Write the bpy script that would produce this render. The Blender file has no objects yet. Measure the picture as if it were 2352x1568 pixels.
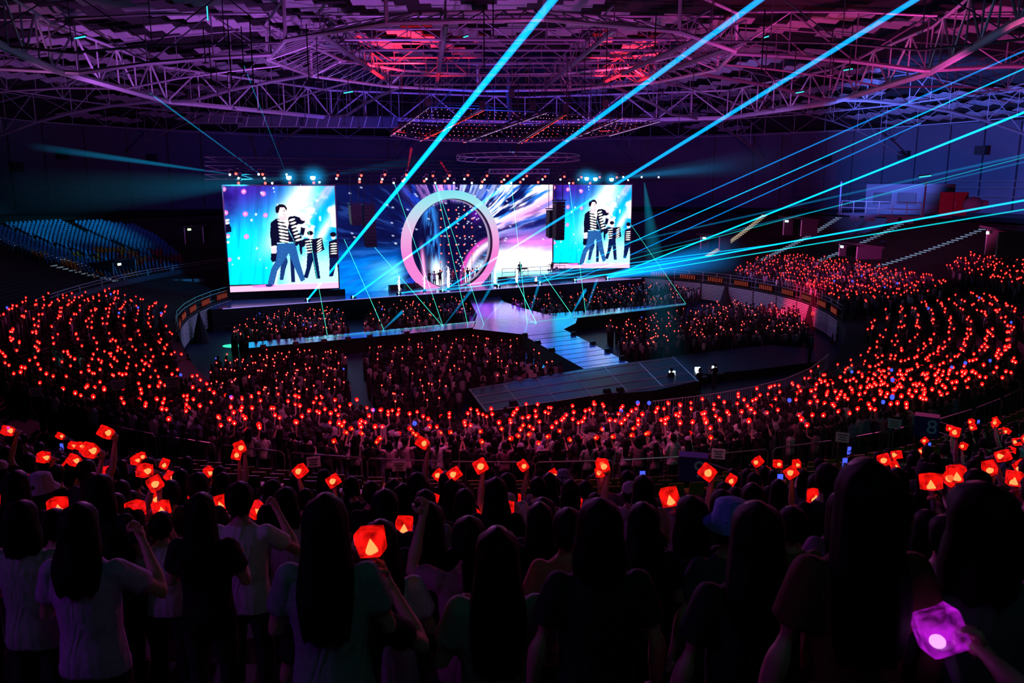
import bpy, bmesh, math, random
import numpy as np
from mathutils import Vector, Matrix, Quaternion

random.seed(7)
rng = np.random.default_rng(7)
SC = bpy.context.scene
COL = SC.collection
PI = math.pi

# ------------------------------------------------------------------ camera
HC = 13.3                                   # eye height above the arena floor
LENS = 28.0
FPX = LENS / 36.0 * 2352
PITCH = math.atan((784 - 425) / FPX)
cam_d = bpy.data.cameras.new('camera')
cam_d.lens = LENS; cam_d.sensor_width = 36.0; cam_d.sensor_fit = 'HORIZONTAL'
cam_d.clip_start = 0.05; cam_d.clip_end = 600
cam_d.dof.use_dof = True; cam_d.dof.focus_distance = 40.0; cam_d.dof.aperture_fstop = 6.3
cam = bpy.data.objects.new('camera', cam_d); COL.objects.link(cam)
cam.location = (0, 0, HC); cam.rotation_euler = (PI / 2 - PITCH, 0, 0)
SC.camera = cam

# ------------------------------------------------------------------ world, view
w = bpy.data.worlds.new('night'); SC.world = w; w.use_nodes = True
w.node_tree.nodes['Background'].inputs[0].default_value = (0.0, 0.002, 0.004, 1)
w.node_tree.nodes['Background'].inputs[1].default_value = 0.3
SC.view_settings.view_transform = 'Standard'
SC.view_settings.look = 'None'
SC.view_settings.exposure = 0.0
SC.view_settings.gamma = 1.0
SC.view_settings.use_curve_mapping = False
SC.cycles.transparent_max_bounces = 24
SC.cycles.max_bounces = 3
SC.cycles.adaptive_threshold = 0.15
SC.cycles.volume_step_rate = 0.25
SC.cycles.sample_clamp_indirect = 1.5

# ------------------------------------------------------------------ large lights (lamps of the rig, and added fill lamps)
def spot(loc, aim, col, watt, deg, blend=0.6, size=0.5):
    d = bpy.data.lights.new('rig_or_fill_light', 'SPOT')
    d.color = col; d.energy = watt; d.spot_size = math.radians(deg); d.spot_blend = blend; d.shadow_soft_size = size
    o = bpy.data.objects.new('rig_or_fill_light', d); COL.objects.link(o)
    o.location = loc
    o.rotation_euler = (Vector(aim) - Vector(loc)).to_track_quat('-Z', 'Y').to_euler()
    return o
def point(loc, col, watt, size=1.0):
    d = bpy.data.lights.new('rig_or_fill_light', 'POINT'); d.color = col; d.energy = watt; d.shadow_soft_size = size
    o = bpy.data.objects.new('rig_or_fill_light', d); COL.objects.link(o); o.location = loc
    return o
MAG = (1.0, 0.10, 0.62); VIO = (0.34, 0.20, 1.0); PUR = (0.62, 0.16, 1.0); RED = (1.0, 0.015, 0.03); BLU = (0.03, 0.10, 1.0); CYA = (0.02, 0.62, 1.0)
# washes from the rig over the stage up onto the roof
spot((-30, 70, 9), (-34, 92, 26), PUR, 19000, 95)
spot((-14, 60, 10), (-12, 96, 27), (0.62, 0.14, 1.0), 20000, 90)
spot((12, 58, 10), (8, 95, 27), (0.85, 0.08, 0.8), 10000, 90)
spot((30, 56, 9), (34, 88, 26), (0.95, 0.07, 0.5), 26000, 100)
spot((0, 46, 8), (2, 80, 28), (0.9, 0.1, 0.7), 5000, 90)
spot((-40, 60, 9), (-48, 70, 24), (0.8, 0.2, 0.8), 5000, 90)
spot((22, 92, 14), (26, 112, 26), VIO, 9000, 80)
spot((-24, 84, 14), (-22, 110, 26), VIO, 8000, 80)
# red heads aimed straight at the roof
spot((-12, 84, 16.5), (-13.0, 93, 28.6), RED, 110000, 34, 0.35)
spot((-9, 84, 16.5), (-7.6, 96, 28.6), RED, 50000, 24, 0.35)
spot((10, 90, 16.5), (13.0, 96, 28.6), RED, 90000, 34, 0.35)
spot((24, 78, 15.0), (25, 79, 24), RED, 2500, 60, 0.5)
# blue light on the drum wall beside the stage
spot((30, 84, 17), (66, 114, 17.5), (0.10, 0.18, 1.0), 170000, 60)
spot((36, 64, 18), (83, 92, 18.5), (0.16, 0.18, 1.0), 150000, 55)
spot((-5, 97, 16), (-5, 158, 13), (0.01, 0.06, 1.0), 22000, 130)  # added lamp; blue on the far wall stands in for haze
spot((-20, 70, 9), (-62, 110, 10), (0.02, 0.30, 0.8), 7000, 60)
spot((-20, 50, 9), (-76, 88, 17), (0.7, 0.22, 0.4), 7000, 32)
# cyan heads sweeping the house, blue wash over stage and floor
spot((-24, 77, 14.2), (-50, 92, 6.5), CYA, 52000, 30)
spot((-2, 85, 15.5), (4, 60, 0), (0.02, 0.20, 1.0), 9000, 30)
spot((-6, 84, 17), (-2.0, 78, 1.2), (0.85, 0.06, 1.0), 36000, 34)
spot((0, 84, 17), (4.5, 58, 1.2), (0.02, 0.42, 1.0), 100000, 13, 0.7)
spot((6, 84, 15.5), (-14, 58, 0), (0.05, 0.10, 1.0), 1500, 70)
spot((14, 92, 15.5), (26, 78, 0), (0.05, 0.08, 1.0), 2200, 60)
spot((2, 80, 16), (11, 48, 1.2), (0.03, 0.55, 1.0), 5000, 10, 0.8)
spot((-20, 33, 21), (-24.8, 42.4, 4.6), (0.05, 1.0, 0.8), 2600, 9, 0.5)
spot((28, 60, 21), (35.1, 74.1, 4.8), (0.05, 1.0, 0.75), 4500, 9, 0.5)
spot((12, 35, 21), (18.6, 45.0, 2.4), (0.05, 0.95, 1.0), 4500, 9, 0.5)
spot((6, 34, 21), (7.6, 41.4, 1.8), (0.05, 0.85, 1.0), 2200, 7, 0.5)
spot((-10, 80, 15), (-22, 64, 1), (0.05, 1.0, 0.6), 4000, 8, 0.5)
# pink and violet onto the stands, mostly fill added for the crowd
spot((-10, 40, 21), (-4, 6, 10), (0.72, 0.16, 1.0), 7500, 90)
spot((30, 60, 20), (26, 30, 5), (1.0, 0.07, 0.35), 9000, 90)
spot((-26, 66, 20), (-24, 30, 5), (1.0, 0.07, 0.4), 9000, 90)
spot((0, 22, 20), (0, 33, 3), (1.0, 0.10, 0.36), 8000, 85)
spot((-10, 58, 21), (-9, 60, 0), (1.0, 0.07, 0.25), 5000, 70)  # magenta fill added over the floor crowd
spot((22, 66, 21), (19, 70, 0), (1.0, 0.07, 0.28), 3500, 55)
spot((12, 8, 19), (16, 30, 4), (0.10, 0.8, 0.75), 700, 80)  # teal fill added to lift the rail and number signs
spot((0, 70, 15), (27, 84, 1.2), (0.6, 0.5, 1.0), 7000, 44)  # fill added to brighten the far slatted wall
spot((0, 70, 15), (-28, 70, 1.2), (0.45, 0.35, 1.0), 8000, 40)  # fill added to brighten the short slatted wall
spot((14, 66, 20), (30, 86, 3), (1.0, 0.04, 0.3), 3500, 60)
spot((8, 66, 18), (27.6, 76.0, 2.2), (1.0, 0.01, 0.08), 120000, 15, 0.6)
# unseen fill lamps, teal and purple, added behind the camera
spot((2, -3.0, 19.0), (-1, 10, 7), (0.10, 0.75, 0.60), 75, 130, 0.8, 1.5)
spot((-13, 0.0, 17.0), (-2.5, 5, 10.8), (0.50, 0.05, 1.0), 560, 50, 0.8, 1.0)  # purple fill added for the backs of the nearest people

# ------------------------------------------------------------------ camera geometry helpers (photo pixel <-> place)
CP, SP = math.cos(PITCH), math.sin(PITCH)
def ray(x, y):
    a = (x - 1176) / FPX; b = (784 - y) / FPX
    return Vector((a, CP + b * SP, b * CP - SP))
def atz(x, y, z):
    d = ray(x, y); t = (z - HC) / d.z
    return Vector((d.x * t, d.y * t, z))
def atD(x, y, D):
    d = ray(x, y); t = D / d.y
    return Vector((d.x * t, D, HC + d.z * t))
def project(p):
    dz = p[2] - HC
    fw = p[1] * CP - dz * SP; up = p[1] * SP + dz * CP
    if fw < 0.05: return (-9e3, -9e3)
    return (1176 + FPX * p[0] / fw, 784 - FPX * up / fw)
def inpoly(x, y, poly):
    c = False; j = len(poly) - 1
    for i in range(len(poly)):
        xi, yi = poly[i]; xj, yj = poly[j]
        if (yi > y) != (yj > y) and x < (xj - xi) * (y - yi) / (yj - yi) + xi: c = not c
        j = i
    return c
def seen(p, m=60):
    x, y = project(p); return -m < x < 2352 + m and -m < y < 1568 + m

# ------------------------------------------------------------------ materials
MATS = {}
def srgb(r, g, b):
    f = lambda c: (c / 255 / 12.92) if c <= 10.3 else ((c / 255 + 0.055) / 1.055) ** 2.4
    return (f(r), f(g), f(b))
def mat(name, col, rough=0.6, metal=0.0, noise=0.25, scale=8.0, bump=0.0, spec=0.4):
    if name in MATS: return MATS[name]
    m = bpy.data.materials.new(name); m.use_nodes = True; MATS[name] = m
    nt = m.node_tree; b = nt.nodes['Principled BSDF']
    b.inputs['Roughness'].default_value = rough; b.inputs['Metallic'].default_value = metal
    b.inputs['Specular IOR Level'].default_value = spec
    if noise > 0:
        tc = nt.nodes.new('ShaderNodeTexCoord'); n = nt.nodes.new('ShaderNodeTexNoise')
        n.inputs['Scale'].default_value = scale; n.inputs['Detail'].default_value = 3
        mx = nt.nodes.new('ShaderNodeMix'); mx.data_type = 'RGBA'
        mx.inputs[6].default_value = tuple(c * (1 - noise) for c in col) + (1,)
        mx.inputs[7].default_value = tuple(min(1, c * (1 + noise)) for c in col) + (1,)
        nt.links.new(tc.outputs['Object'], n.inputs['Vector'])
        nt.links.new(n.outputs['Fac'], mx.inputs[0]); nt.links.new(mx.outputs[2], b.inputs['Base Color'])
        if bump:
            bp = nt.nodes.new('ShaderNodeBump'); bp.inputs['Strength'].default_value = bump
            nt.links.new(n.outputs['Fac'], bp.inputs['Height']); nt.links.new(bp.outputs['Normal'], b.inputs['Normal'])
    else:
        b.inputs['Base Color'].default_value = (*col, 1)
    return m
def omat(name, rough=0.8, scale=30.0, spec=0.2):
    """colour comes from the object's own colour, with a little woven variation"""
    m = bpy.data.materials.new(name); m.use_nodes = True; MATS[name] = m
    nt = m.node_tree; b = nt.nodes['Principled BSDF']; b.inputs['Roughness'].default_value = rough
    b.inputs['Specular IOR Level'].default_value = spec
    oi = nt.nodes.new('ShaderNodeObjectInfo'); tc = nt.nodes.new('ShaderNodeTexCoord'); n = nt.nodes.new('ShaderNodeTexNoise')
    n.inputs['Scale'].default_value = scale
    r = nt.nodes.new('ShaderNodeMapRange'); r.inputs[3].default_value = 0.75; r.inputs[4].default_value = 1.2
    mx = nt.nodes.new('ShaderNodeVectorMath'); mx.operation = 'SCALE'
    nt.links.new(tc.outputs['Object'], n.inputs['Vector']); nt.links.new(n.outputs['Fac'], r.inputs[0])
    nt.links.new(oi.outputs['Color'], mx.inputs[0]); nt.links.new(r.outputs[0], mx.inputs['Scale'])
    nt.links.new(mx.outputs[0], b.inputs['Base Color'])
    if 'cloth' in name:                                   # soft folds
        mp = nt.nodes.new('ShaderNodeMapping'); mp.inputs['Scale'].default_value = (9, 9, 3.2); n2 = nt.nodes.new('ShaderNodeTexNoise'); n2.inputs['Scale'].default_value = 1.0; n2.inputs['Detail'].default_value = 2; n2.inputs['Distortion'].default_value = 0.8
        bp = nt.nodes.new('ShaderNodeBump'); bp.inputs['Strength'].default_value = 0.7; bp.inputs['Distance'].default_value = 0.05
        nt.links.new(tc.outputs['Object'], mp.inputs[0]); nt.links.new(mp.outputs[0], n2.inputs['Vector']); nt.links.new(n2.outputs['Fac'], bp.inputs['Height']); nt.links.new(bp.outputs[0], b.inputs['Normal'])
    return m
def emis(name, col, s, sampling='AUTO', through=0.0, uneven=0.0):
    if name in MATS: return MATS[name]
    m = bpy.data.materials.new(name); m.use_nodes = True; MATS[name] = m
    nt = m.node_tree; nt.nodes.remove(nt.nodes['Principled BSDF'])
    e = nt.nodes.new('ShaderNodeEmission'); e.inputs[0].default_value = (*col, 1); e.inputs[1].default_value = s
    out = nt.nodes['Material Output']
    if uneven:
        tc = nt.nodes.new('ShaderNodeTexCoord'); nz = nt.nodes.new('ShaderNodeTexNoise'); nz.inputs['Scale'].default_value = uneven; nz.inputs['Detail'].default_value = 1
        mr = nt.nodes.new('ShaderNodeMapRange'); mr.inputs[1].default_value = 0.3; mr.inputs[2].default_value = 0.7; mr.inputs[3].default_value = s * 0.12; mr.inputs[4].default_value = s * 1.6
        nt.links.new(tc.outputs['Object'], nz.inputs['Vector']); nt.links.new(nz.outputs['Fac'], mr.inputs[0]); nt.links.new(mr.outputs[0], e.inputs[1])
    if through > 0:
        t = nt.nodes.new('ShaderNodeBsdfTransparent'); t.inputs[0].default_value = (through,) * 3 + (1,)
        a = nt.nodes.new('ShaderNodeAddShader'); nt.links.new(e.outputs[0], a.inputs[0]); nt.links.new(t.outputs[0], a.inputs[1])
        nt.links.new(a.outputs[0], out.inputs['Surface'])
    else:
        nt.links.new(e.outputs[0], out.inputs['Surface'])
    m.cycles.emission_sampling = sampling
    return m
def vemis(name, col, s):
    if name in MATS: return MATS[name]
    m = bpy.data.materials.new(name); m.use_nodes = True; MATS[name] = m
    nt = m.node_tree; nt.nodes.remove(nt.nodes['Principled BSDF'])
    e = nt.nodes.new('ShaderNodeEmission'); e.inputs[0].default_value = (*col, 1); e.inputs[1].default_value = s
    nt.links.new(e.outputs[0], nt.nodes['Material Output'].inputs['Volume'])
    m.cycles.homogeneous_volume = True
    m.cycles.emission_sampling = 'NONE'
    return m
def vglow_cone(name, col, s, L, r0, r1):
    """glow put into a widening cone volume: fades along the axis and towards the edge"""
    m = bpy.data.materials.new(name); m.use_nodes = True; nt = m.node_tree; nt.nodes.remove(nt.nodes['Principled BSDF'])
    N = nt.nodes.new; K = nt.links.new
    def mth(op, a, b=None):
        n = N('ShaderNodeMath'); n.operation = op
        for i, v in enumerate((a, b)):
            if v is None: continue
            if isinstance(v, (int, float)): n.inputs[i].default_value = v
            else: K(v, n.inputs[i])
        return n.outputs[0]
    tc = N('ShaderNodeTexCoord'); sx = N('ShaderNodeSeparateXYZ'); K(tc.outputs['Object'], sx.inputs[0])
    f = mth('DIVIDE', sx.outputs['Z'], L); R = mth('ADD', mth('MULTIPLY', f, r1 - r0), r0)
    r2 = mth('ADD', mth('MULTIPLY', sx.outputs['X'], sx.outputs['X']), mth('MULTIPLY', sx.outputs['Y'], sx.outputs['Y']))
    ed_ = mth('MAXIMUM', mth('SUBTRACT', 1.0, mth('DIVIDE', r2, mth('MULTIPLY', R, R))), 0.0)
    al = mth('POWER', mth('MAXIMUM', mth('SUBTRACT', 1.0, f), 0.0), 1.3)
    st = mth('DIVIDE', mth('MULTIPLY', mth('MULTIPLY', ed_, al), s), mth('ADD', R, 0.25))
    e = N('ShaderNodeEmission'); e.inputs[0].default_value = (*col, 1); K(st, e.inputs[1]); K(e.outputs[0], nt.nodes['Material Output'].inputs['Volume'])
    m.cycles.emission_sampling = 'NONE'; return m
def vglow(name, col, s, R):  # glow around a lamp, put in as a fading emission ball
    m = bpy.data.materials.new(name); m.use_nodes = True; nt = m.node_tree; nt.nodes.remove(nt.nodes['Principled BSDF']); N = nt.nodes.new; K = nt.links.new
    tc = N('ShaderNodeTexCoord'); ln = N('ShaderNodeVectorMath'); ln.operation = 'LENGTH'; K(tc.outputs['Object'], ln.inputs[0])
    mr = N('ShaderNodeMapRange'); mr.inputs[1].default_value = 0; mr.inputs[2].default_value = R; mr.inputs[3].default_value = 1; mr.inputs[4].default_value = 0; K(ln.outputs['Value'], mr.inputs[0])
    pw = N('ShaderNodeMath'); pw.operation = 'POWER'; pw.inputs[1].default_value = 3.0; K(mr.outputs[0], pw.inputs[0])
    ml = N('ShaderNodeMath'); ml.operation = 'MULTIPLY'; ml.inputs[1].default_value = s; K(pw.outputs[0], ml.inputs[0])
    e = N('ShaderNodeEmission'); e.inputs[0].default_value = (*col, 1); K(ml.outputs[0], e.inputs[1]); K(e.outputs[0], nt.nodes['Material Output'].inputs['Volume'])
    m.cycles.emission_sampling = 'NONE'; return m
def vcol_mat(name, emit=None, rough=0.85):
    m = bpy.data.materials.new(name); m.use_nodes = True; MATS[name] = m
    nt = m.node_tree; b = nt.nodes['Principled BSDF']
    a = nt.nodes.new('ShaderNodeVertexColor'); a.layer_name = 'col'
    if emit:
        nt.nodes.remove(b); e = nt.nodes.new('ShaderNodeEmission'); e.inputs[1].default_value = emit
        nt.links.new(a.outputs[0], e.inputs[0]); nt.links.new(e.outputs[0], nt.nodes['Material Output'].inputs['Surface'])
    else:
        b.inputs['Roughness'].default_value = rough; nt.links.new(a.outputs[0], b.inputs['Base Color'])
    return m

M = dict(
    floor=mat('arena_floor', (0.012, 0.022, 0.06), 0.45, noise=0.4, scale=0.6, spec=0.2),
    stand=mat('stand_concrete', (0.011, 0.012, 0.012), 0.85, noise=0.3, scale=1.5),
    wall=mat('drum_wall_paint', (0.055, 0.06, 0.085), 0.85, noise=0.2, scale=0.3),
    dark=mat('black_drape', (0.010, 0.010, 0.012), 0.9, noise=0.3, scale=3),
    black=mat('black_paint', (0.012, 0.012, 0.014), 0.5, noise=0.2, scale=4),
    steel=mat('roof_steel_paint', (0.19, 0.18, 0.21), 0.40, 0.2, noise=0.15, scale=2),
    steelp=mat('ring_steel_pale', (0.62, 0.60, 0.66), 0.4, 0.1, noise=0.15, scale=2),
    hut=mat('hut_render', (0.022, 0.022, 0.028), 0.8, noise=0.2),
    rig=mat('rig_truss_aluminium', (0.04, 0.04, 0.045), 0.4, 0.6, noise=0.1),
    panel=mat('ceiling_panel_paint', (0.33, 0.31, 0.35), 0.6, noise=0.25, scale=1.2),
    shell=mat('ceiling_shell_dark', (0.02, 0.018, 0.02), 0.9, noise=0.3, scale=0.4),
    slat=mat('white_slat_paint', (0.55, 0.53, 0.58), 0.5, noise=0.1, scale=3),
    rail=mat('rail_steel', (0.30, 0.30, 0.32), 0.35, 0.7, noise=0.1),
    deck=mat('stage_deck_gloss', (0.16, 0.22, 0.80), 0.17, 0.6, noise=0.5, scale=1.4, spec=0.4),  # blue of the stage light is put into the deck tint
    matte=mat('platform_matte', (0.012, 0.03, 0.085), 0.4, 0.2, noise=0.5, scale=0.8, spec=0.12),
    paper=mat('paper_notice', (0.55, 0.55, 0.58), 0.8, noise=0.1, scale=10),
    ink=mat('printed_ink', (0.03, 0.03, 0.05), 0.8, noise=0),
    signblue=mat('sign_navy', (0.015, 0.018, 0.16), 0.6, noise=0.2, scale=5),
    signtxt=mat('sign_pale_digit', (0.35, 0.55, 0.75), 0.6, noise=0),
    white=mat('white_paint', (0.35, 0.35, 0.37), 0.6, noise=0.1),
    redp=mat('red_paint', (0.12, 0.008, 0.012), 0.6, noise=0.2),
    tread=mat('pale_step_nosing', (0.75, 0.75, 0.72), 0.6, noise=0.1),
    shoes=mat('shoe_black', (0.02, 0.02, 0.02), 0.6, noise=0.1),
    pants=mat('dark_trousers', (0.014, 0.014, 0.018), 0.9, noise=0.3, scale=20),
    skin=mat('skin', (0.42, 0.24, 0.18), 0.55, noise=0.08, scale=10),
    hair=mat('black_hair', (0.005, 0.004, 0.004), 0.65, noise=0.3, scale=60, spec=0.10),
    eye=mat('eye_dark', (0.01, 0.01, 0.01), 0.3, noise=0),
    lip=mat('lips', (0.30, 0.09, 0.08), 0.5, noise=0),
    cloth=omat('shirt_cloth'), seatp=omat('seat_plastic', 0.5, 4, 0.4), hat=omat('hat_cloth'),
    handle=mat('stick_handle_plastic', (0.25, 0.25, 0.27), 0.4, noise=0.05),
    red_shell=emis('stick_shell_red', (1.0, 0.006, 0.004), 0.62, through=0.55, uneven=16.0),
    red_core=emis('stick_core_red', (1.0, 0.27, 0.07), 3.0),
    far_shell=emis('far_stick_shell', (1.0, 0.005, 0.004), 0.7, 'NONE', through=0.5),
    far_core=emis('far_stick_core', (1.0, 0.42, 0.32), 4.5),
    far_blue=emis('far_blue_light', (0.05, 0.08, 1.0), 1.6),
    pur_shell=emis('stick_shell_purple', (0.60, 0.01, 0.80), 0.42, through=0.45, uneven=24.0),
    pur_core=emis('stick_core_purple', (1.0, 0.40, 1.0), 2.6),
    lamp_red=emis('lamp_lens_red', (1.0, 0.05, 0.04), 6.0, 'NONE'),
    lamp_white=emis('lamp_lens_white', (0.75, 1.0, 0.95), 5.0, 'NONE'),
    lamp_cyan=emis('lamp_lens_cyan', (0.25, 0.9, 1.0), 14.0, 'NONE'),
    lamp_green=emis('exit_lamp_green', (0.55, 1.0, 0.35), 4.0, 'NONE'),
    phone=emis('phone_screen_blue', (0.05, 0.09, 1.0), 1.5),
    tablet=emis('screen_and_edge_glow', (0.7, 0.95, 1.0), 1.6, 'NONE'),
    spark=emis('spark_jet', (1.0, 0.78, 0.92), 2.2),
    banner=emis('banner_led_orange', (0.5, 0.05, 0.05), 0.045, 'NONE'),
    banner_txt=emis('banner_led_text', (1.0, 0.16, 0.12), 0.20, 'NONE'),
    dots=emis('pod_led_dots', (0.95, 0.30, 0.75), 1.1, 'NONE'),
    dots_w=emis('pod_led_lines', (0.75, 0.45, 1.0), 0.55, 'NONE'),
    dots_r=emis('pod_led_red', (1.0, 0.05, 0.03), 1.6, 'NONE'),
    tealtube=emis('roof_tube_teal', (0.05, 0.75, 0.85), 1.2, 'NONE'),
)

# ------------------------------------------------------------------ mesh helpers
class MB:
    def __init__(s): s.v = []; s.f = []; s.m = []; s.mats = []
    def mi(s, m):
        if m not in s.mats: s.mats.append(m)
        return s.mats.index(m)
    def add(s, vs, fs, m):
        o = len(s.v); k = s.mi(m); s.v += [tuple(v) for v in vs]
        s.f += [tuple(i + o for i in f) for f in fs]; s.m += [k] * len(fs)
    def box(s, c, size, m, rot=None, taper=1.0):
        hx, hy, hz = size[0] / 2, size[1] / 2, size[2] / 2
        vs = [Vector((sx * hx * (taper if sz > 0 else 1), sy * hy * (taper if sz > 0 else 1), sz * hz)) for sz in (-1, 1) for sy in (-1, 1) for sx in (-1, 1)]
        if rot is not None: vs = [rot @ v for v in vs]
        s.add([v + Vector(c) for v in vs], [(0, 2, 3, 1), (4, 5, 7, 6), (0, 1, 5, 4), (2, 6, 7, 3), (0, 4, 6, 2), (1, 3, 7, 5)], m)
    def tube(s, pts, rad, m, n=6, cap=True, up=Vector((0, 0, 1))):
        pts = [Vector(p) for p in pts]
        if not isinstance(rad, (list, tuple)): rad = [rad] * len(pts)
        rad = [r if isinstance(r, (list, tuple)) else (r, r) for r in rad]
        vs = []; fs = []
        for i, p in enumerate(pts):
            d = (pts[min(i + 1, len(pts) - 1)] - pts[max(i - 1, 0)]).normalized()
            u = up if abs(d.dot(up)) < 0.95 else Vector((0, 1, 0))
            a = d.cross(u).normalized(); b = a.cross(d).normalized()
            for k in range(n):
                t = 2 * PI * k / n
                vs.append(p + a * math.cos(t) * rad[i][0] + b * math.sin(t) * rad[i][1])
        for i in range(len(pts) - 1):
            for k in range(n):
                fs.append((i * n + k, (i + 1) * n + k, (i + 1) * n + (k + 1) % n, i * n + (k + 1) % n))
        if cap:
            fs.append(tuple(range(n))); fs.append(tuple((len(pts) - 1) * n + k for k in range(n))[::-1])
        s.add(vs, fs, m)
    def ell(s, c, r, m, nu=10, nv=7, rot=None):
        vs = []; fs = []
        for j in range(nv + 1):
            ph = PI * j / nv
            for k in range(nu):
                t = 2 * PI * k / nu
                v = Vector((math.sin(ph) * math.cos(t) * r[0], math.sin(ph) * math.sin(t) * r[1], math.cos(ph) * r[2]))
                vs.append((rot @ v if rot is not None else v) + Vector(c))
        for j in range(nv):
            for k in range(nu):
                fs.append((j * nu + k, (j + 1) * nu + k, (j + 1) * nu + (k + 1) % nu, j * nu + (k + 1) % nu))
        s.add(vs, fs, m)
    def prism(s, poly, z0, z1, mtop, mside=None):
        n = len(poly); mside = mside or mtop
        vs = [(p[0], p[1], z0) for p in poly] + [(p[0], p[1], z1) for p in poly]
        area = sum(poly[i][0] * poly[(i + 1) % n][1] - poly[(i + 1) % n][0] * poly[i][1] for i in range(n))
        top = tuple(range(n, 2 * n)); bot = tuple(range(n))[::-1]
        if area < 0: top = top[::-1]; bot = bot[::-1]
        s.add(vs, [top], mtop)
        s.add(vs, [bot] + [(i, (i + 1) % n, n + (i + 1) % n, n + i) for i in range(n)], mside)
    def mesh(s, name, smooth=False):
        me = bpy.data.meshes.new(name); me.from_pydata(s.v, [], s.f); me.update()
        for m in s.mats: me.materials.append(m)
        me.polygons.foreach_set('material_index', s.m)
        if smooth: me.polygons.foreach_set('use_smooth', [True] * len(me.polygons))
        return me
    def build(s, name, parent=None, smooth=False):
        return link(name, s.mesh(name, smooth), parent)
def full(o):
    m = o.matrix_basis.copy()
    while o.parent is not None:
        m = o.parent.matrix_basis @ o.matrix_parent_inverse @ m; o = o.parent
    return m
def link(name, data, parent=None, mw=None):
    o = bpy.data.objects.new(name, data); COL.objects.link(o)
    if mw is not None: o.matrix_basis = mw
    if parent is not None:
        o.parent = parent
        if mw is not None or data is not None: o.matrix_parent_inverse = full(parent).inverted()
    return o
def tag(o, label, cat=None, group=None, kind=None):
    if label: o['label'] = label
    if cat: o['category'] = cat
    if group: o['group'] = group
    if kind: o['kind'] = kind
    return o
def thing(name, label, cat, loc, group=None, kind=None, rz=0):
    o = bpy.data.objects.new(name, None); COL.objects.link(o); o.empty_display_size = 0.3
    o.location = loc; o.rotation_euler = (0, 0, rz)
    return tag(o, label, cat, group, kind)
UNIT = {}
def unit_cyl(m, n=6):
    k = (m.name, n)
    if k not in UNIT:
        b = MB(); b.tube([(0, 0, 0), (0, 0, 1)], 1.0, m, n); UNIT[k] = b.mesh('bar_' + m.name)
    return UNIT[k]
def unit_box(m):
    k = ('b', m.name)
    if k not in UNIT:
        b = MB(); b.box((0, 0, 0), (1, 1, 1), m); UNIT[k] = b.mesh('board_' + m.name)
    return UNIT[k]
def bar(name, p, q, r, m, parent, n=6):
    p = Vector(p); q = Vector(q); d = q - p; L = d.length
    mw = Matrix.Translation(p) @ d.to_track_quat('Z', 'Y').to_matrix().to_4x4() @ Matrix.Diagonal((r, r, L, 1))
    return link(name, unit_cyl(m, n), parent, mw)
def board(name, c, size, m, parent, rot=None):
    mw = Matrix.Translation(Vector(c)) @ (rot.to_4x4() if rot is not None else Matrix.Identity(4)) @ Matrix.Diagonal((*size, 1))
    return link(name, unit_box(m), parent, mw)
def rz(a): return Matrix.Rotation(a, 3, 'Z')
def smooth01(x): x = max(0.0, min(1.0, x)); return x * x * (3 - 2 * x)

# ------------------------------------------------------------------ the bowl: three rings, 0 floor wall, 1 railing, 2 top
CX, CY = 0.0, 74.0
NEARZ = lambda D: 11.7 - 0.41 * D + 0.0032 * D * D
ZN2 = NEARZ(-6.0)
def bowl(t, th):
    """t 0..1 lower stand, 1..2 upper stand; th: 0 = +x, -90 deg = towards the camera"""
    c, s = math.cos(th), math.sin(th)
    near = max(0.0, -s)
    if t <= 1:
        b0 = 28.3 if s > 0 else 32.6; z0 = 2.3 - 1.75 * smooth01((near - 0.45) / 0.4)
        a = 28.3 + (37.5 - 28.3) * t; b = b0 + ((50.7 if s < 0 else 45.0) - b0) * t
        z = z0 + (3.88 - z0) * t
    else:
        u = t - 1
        a = 37.5 + (57.0 - 37.5) * u; b = (50.7 + (80.0 - 50.7) * u) if s < 0 else (45.0 + 22.0 * u)
        D = CY - (50.7 + 29.3 * u)
        g = (NEARZ(D) - NEARZ(23.3)) / (ZN2 - NEARZ(23.3))
        z2 = 9.2 + (ZN2 - 9.2) * smooth01((near - 0.25) / 0.6)
        z = 3.88 + (z2 - 3.88) * g
    r = 1.0 / math.sqrt((c / a) ** 2 + (s / b) ** 2)
    return Vector((CX + r * c, CY + r * s, z))
NL, NU = 24, 32
def row_pt(k, th, lower=True):
    """standing point in the middle of row k (flat tread)"""
    if lower:
        p = bowl((k + 0.5) / NL, th); p.z = bowl(k / NL, th).z + 0.0; return p
    p = bowl(1 + (k + 0.5) / NU, th); p.z = bowl(1 + k / NU, th).z; return p
def surf_z(x, y):
    """height of the tread under a plan position"""
    th = math.atan2(y - CY, x - CX); r = math.hypot(x - CX, y - CY)
    p0 = bowl(0, th)
    if r < math.hypot(p0.x - CX, p0.y - CY): return 0.0
    lo, hi = 0.0, 2.0
    for _ in range(40):
        m = (lo + hi) / 2; p = bowl(m, th)
        if math.hypot(p.x - CX, p.y - CY) < r: lo = m
        else: hi = m
    if lo < 1: return bowl(math.floor(lo * NL) / NL, th).z
    return bowl(1 + math.floor((lo - 1) * NU) / NU, th).z
# ================================================================== SETTING
# floor
b = MB(); n = 96
b.add([(*(bowl(0, 2 * PI * i / n).xy), 0) for i in range(n)], [tuple(range(n))], M['floor'])
tag(b.build('floor'), 'dark polished arena floor around the runway', kind='structure')

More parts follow.
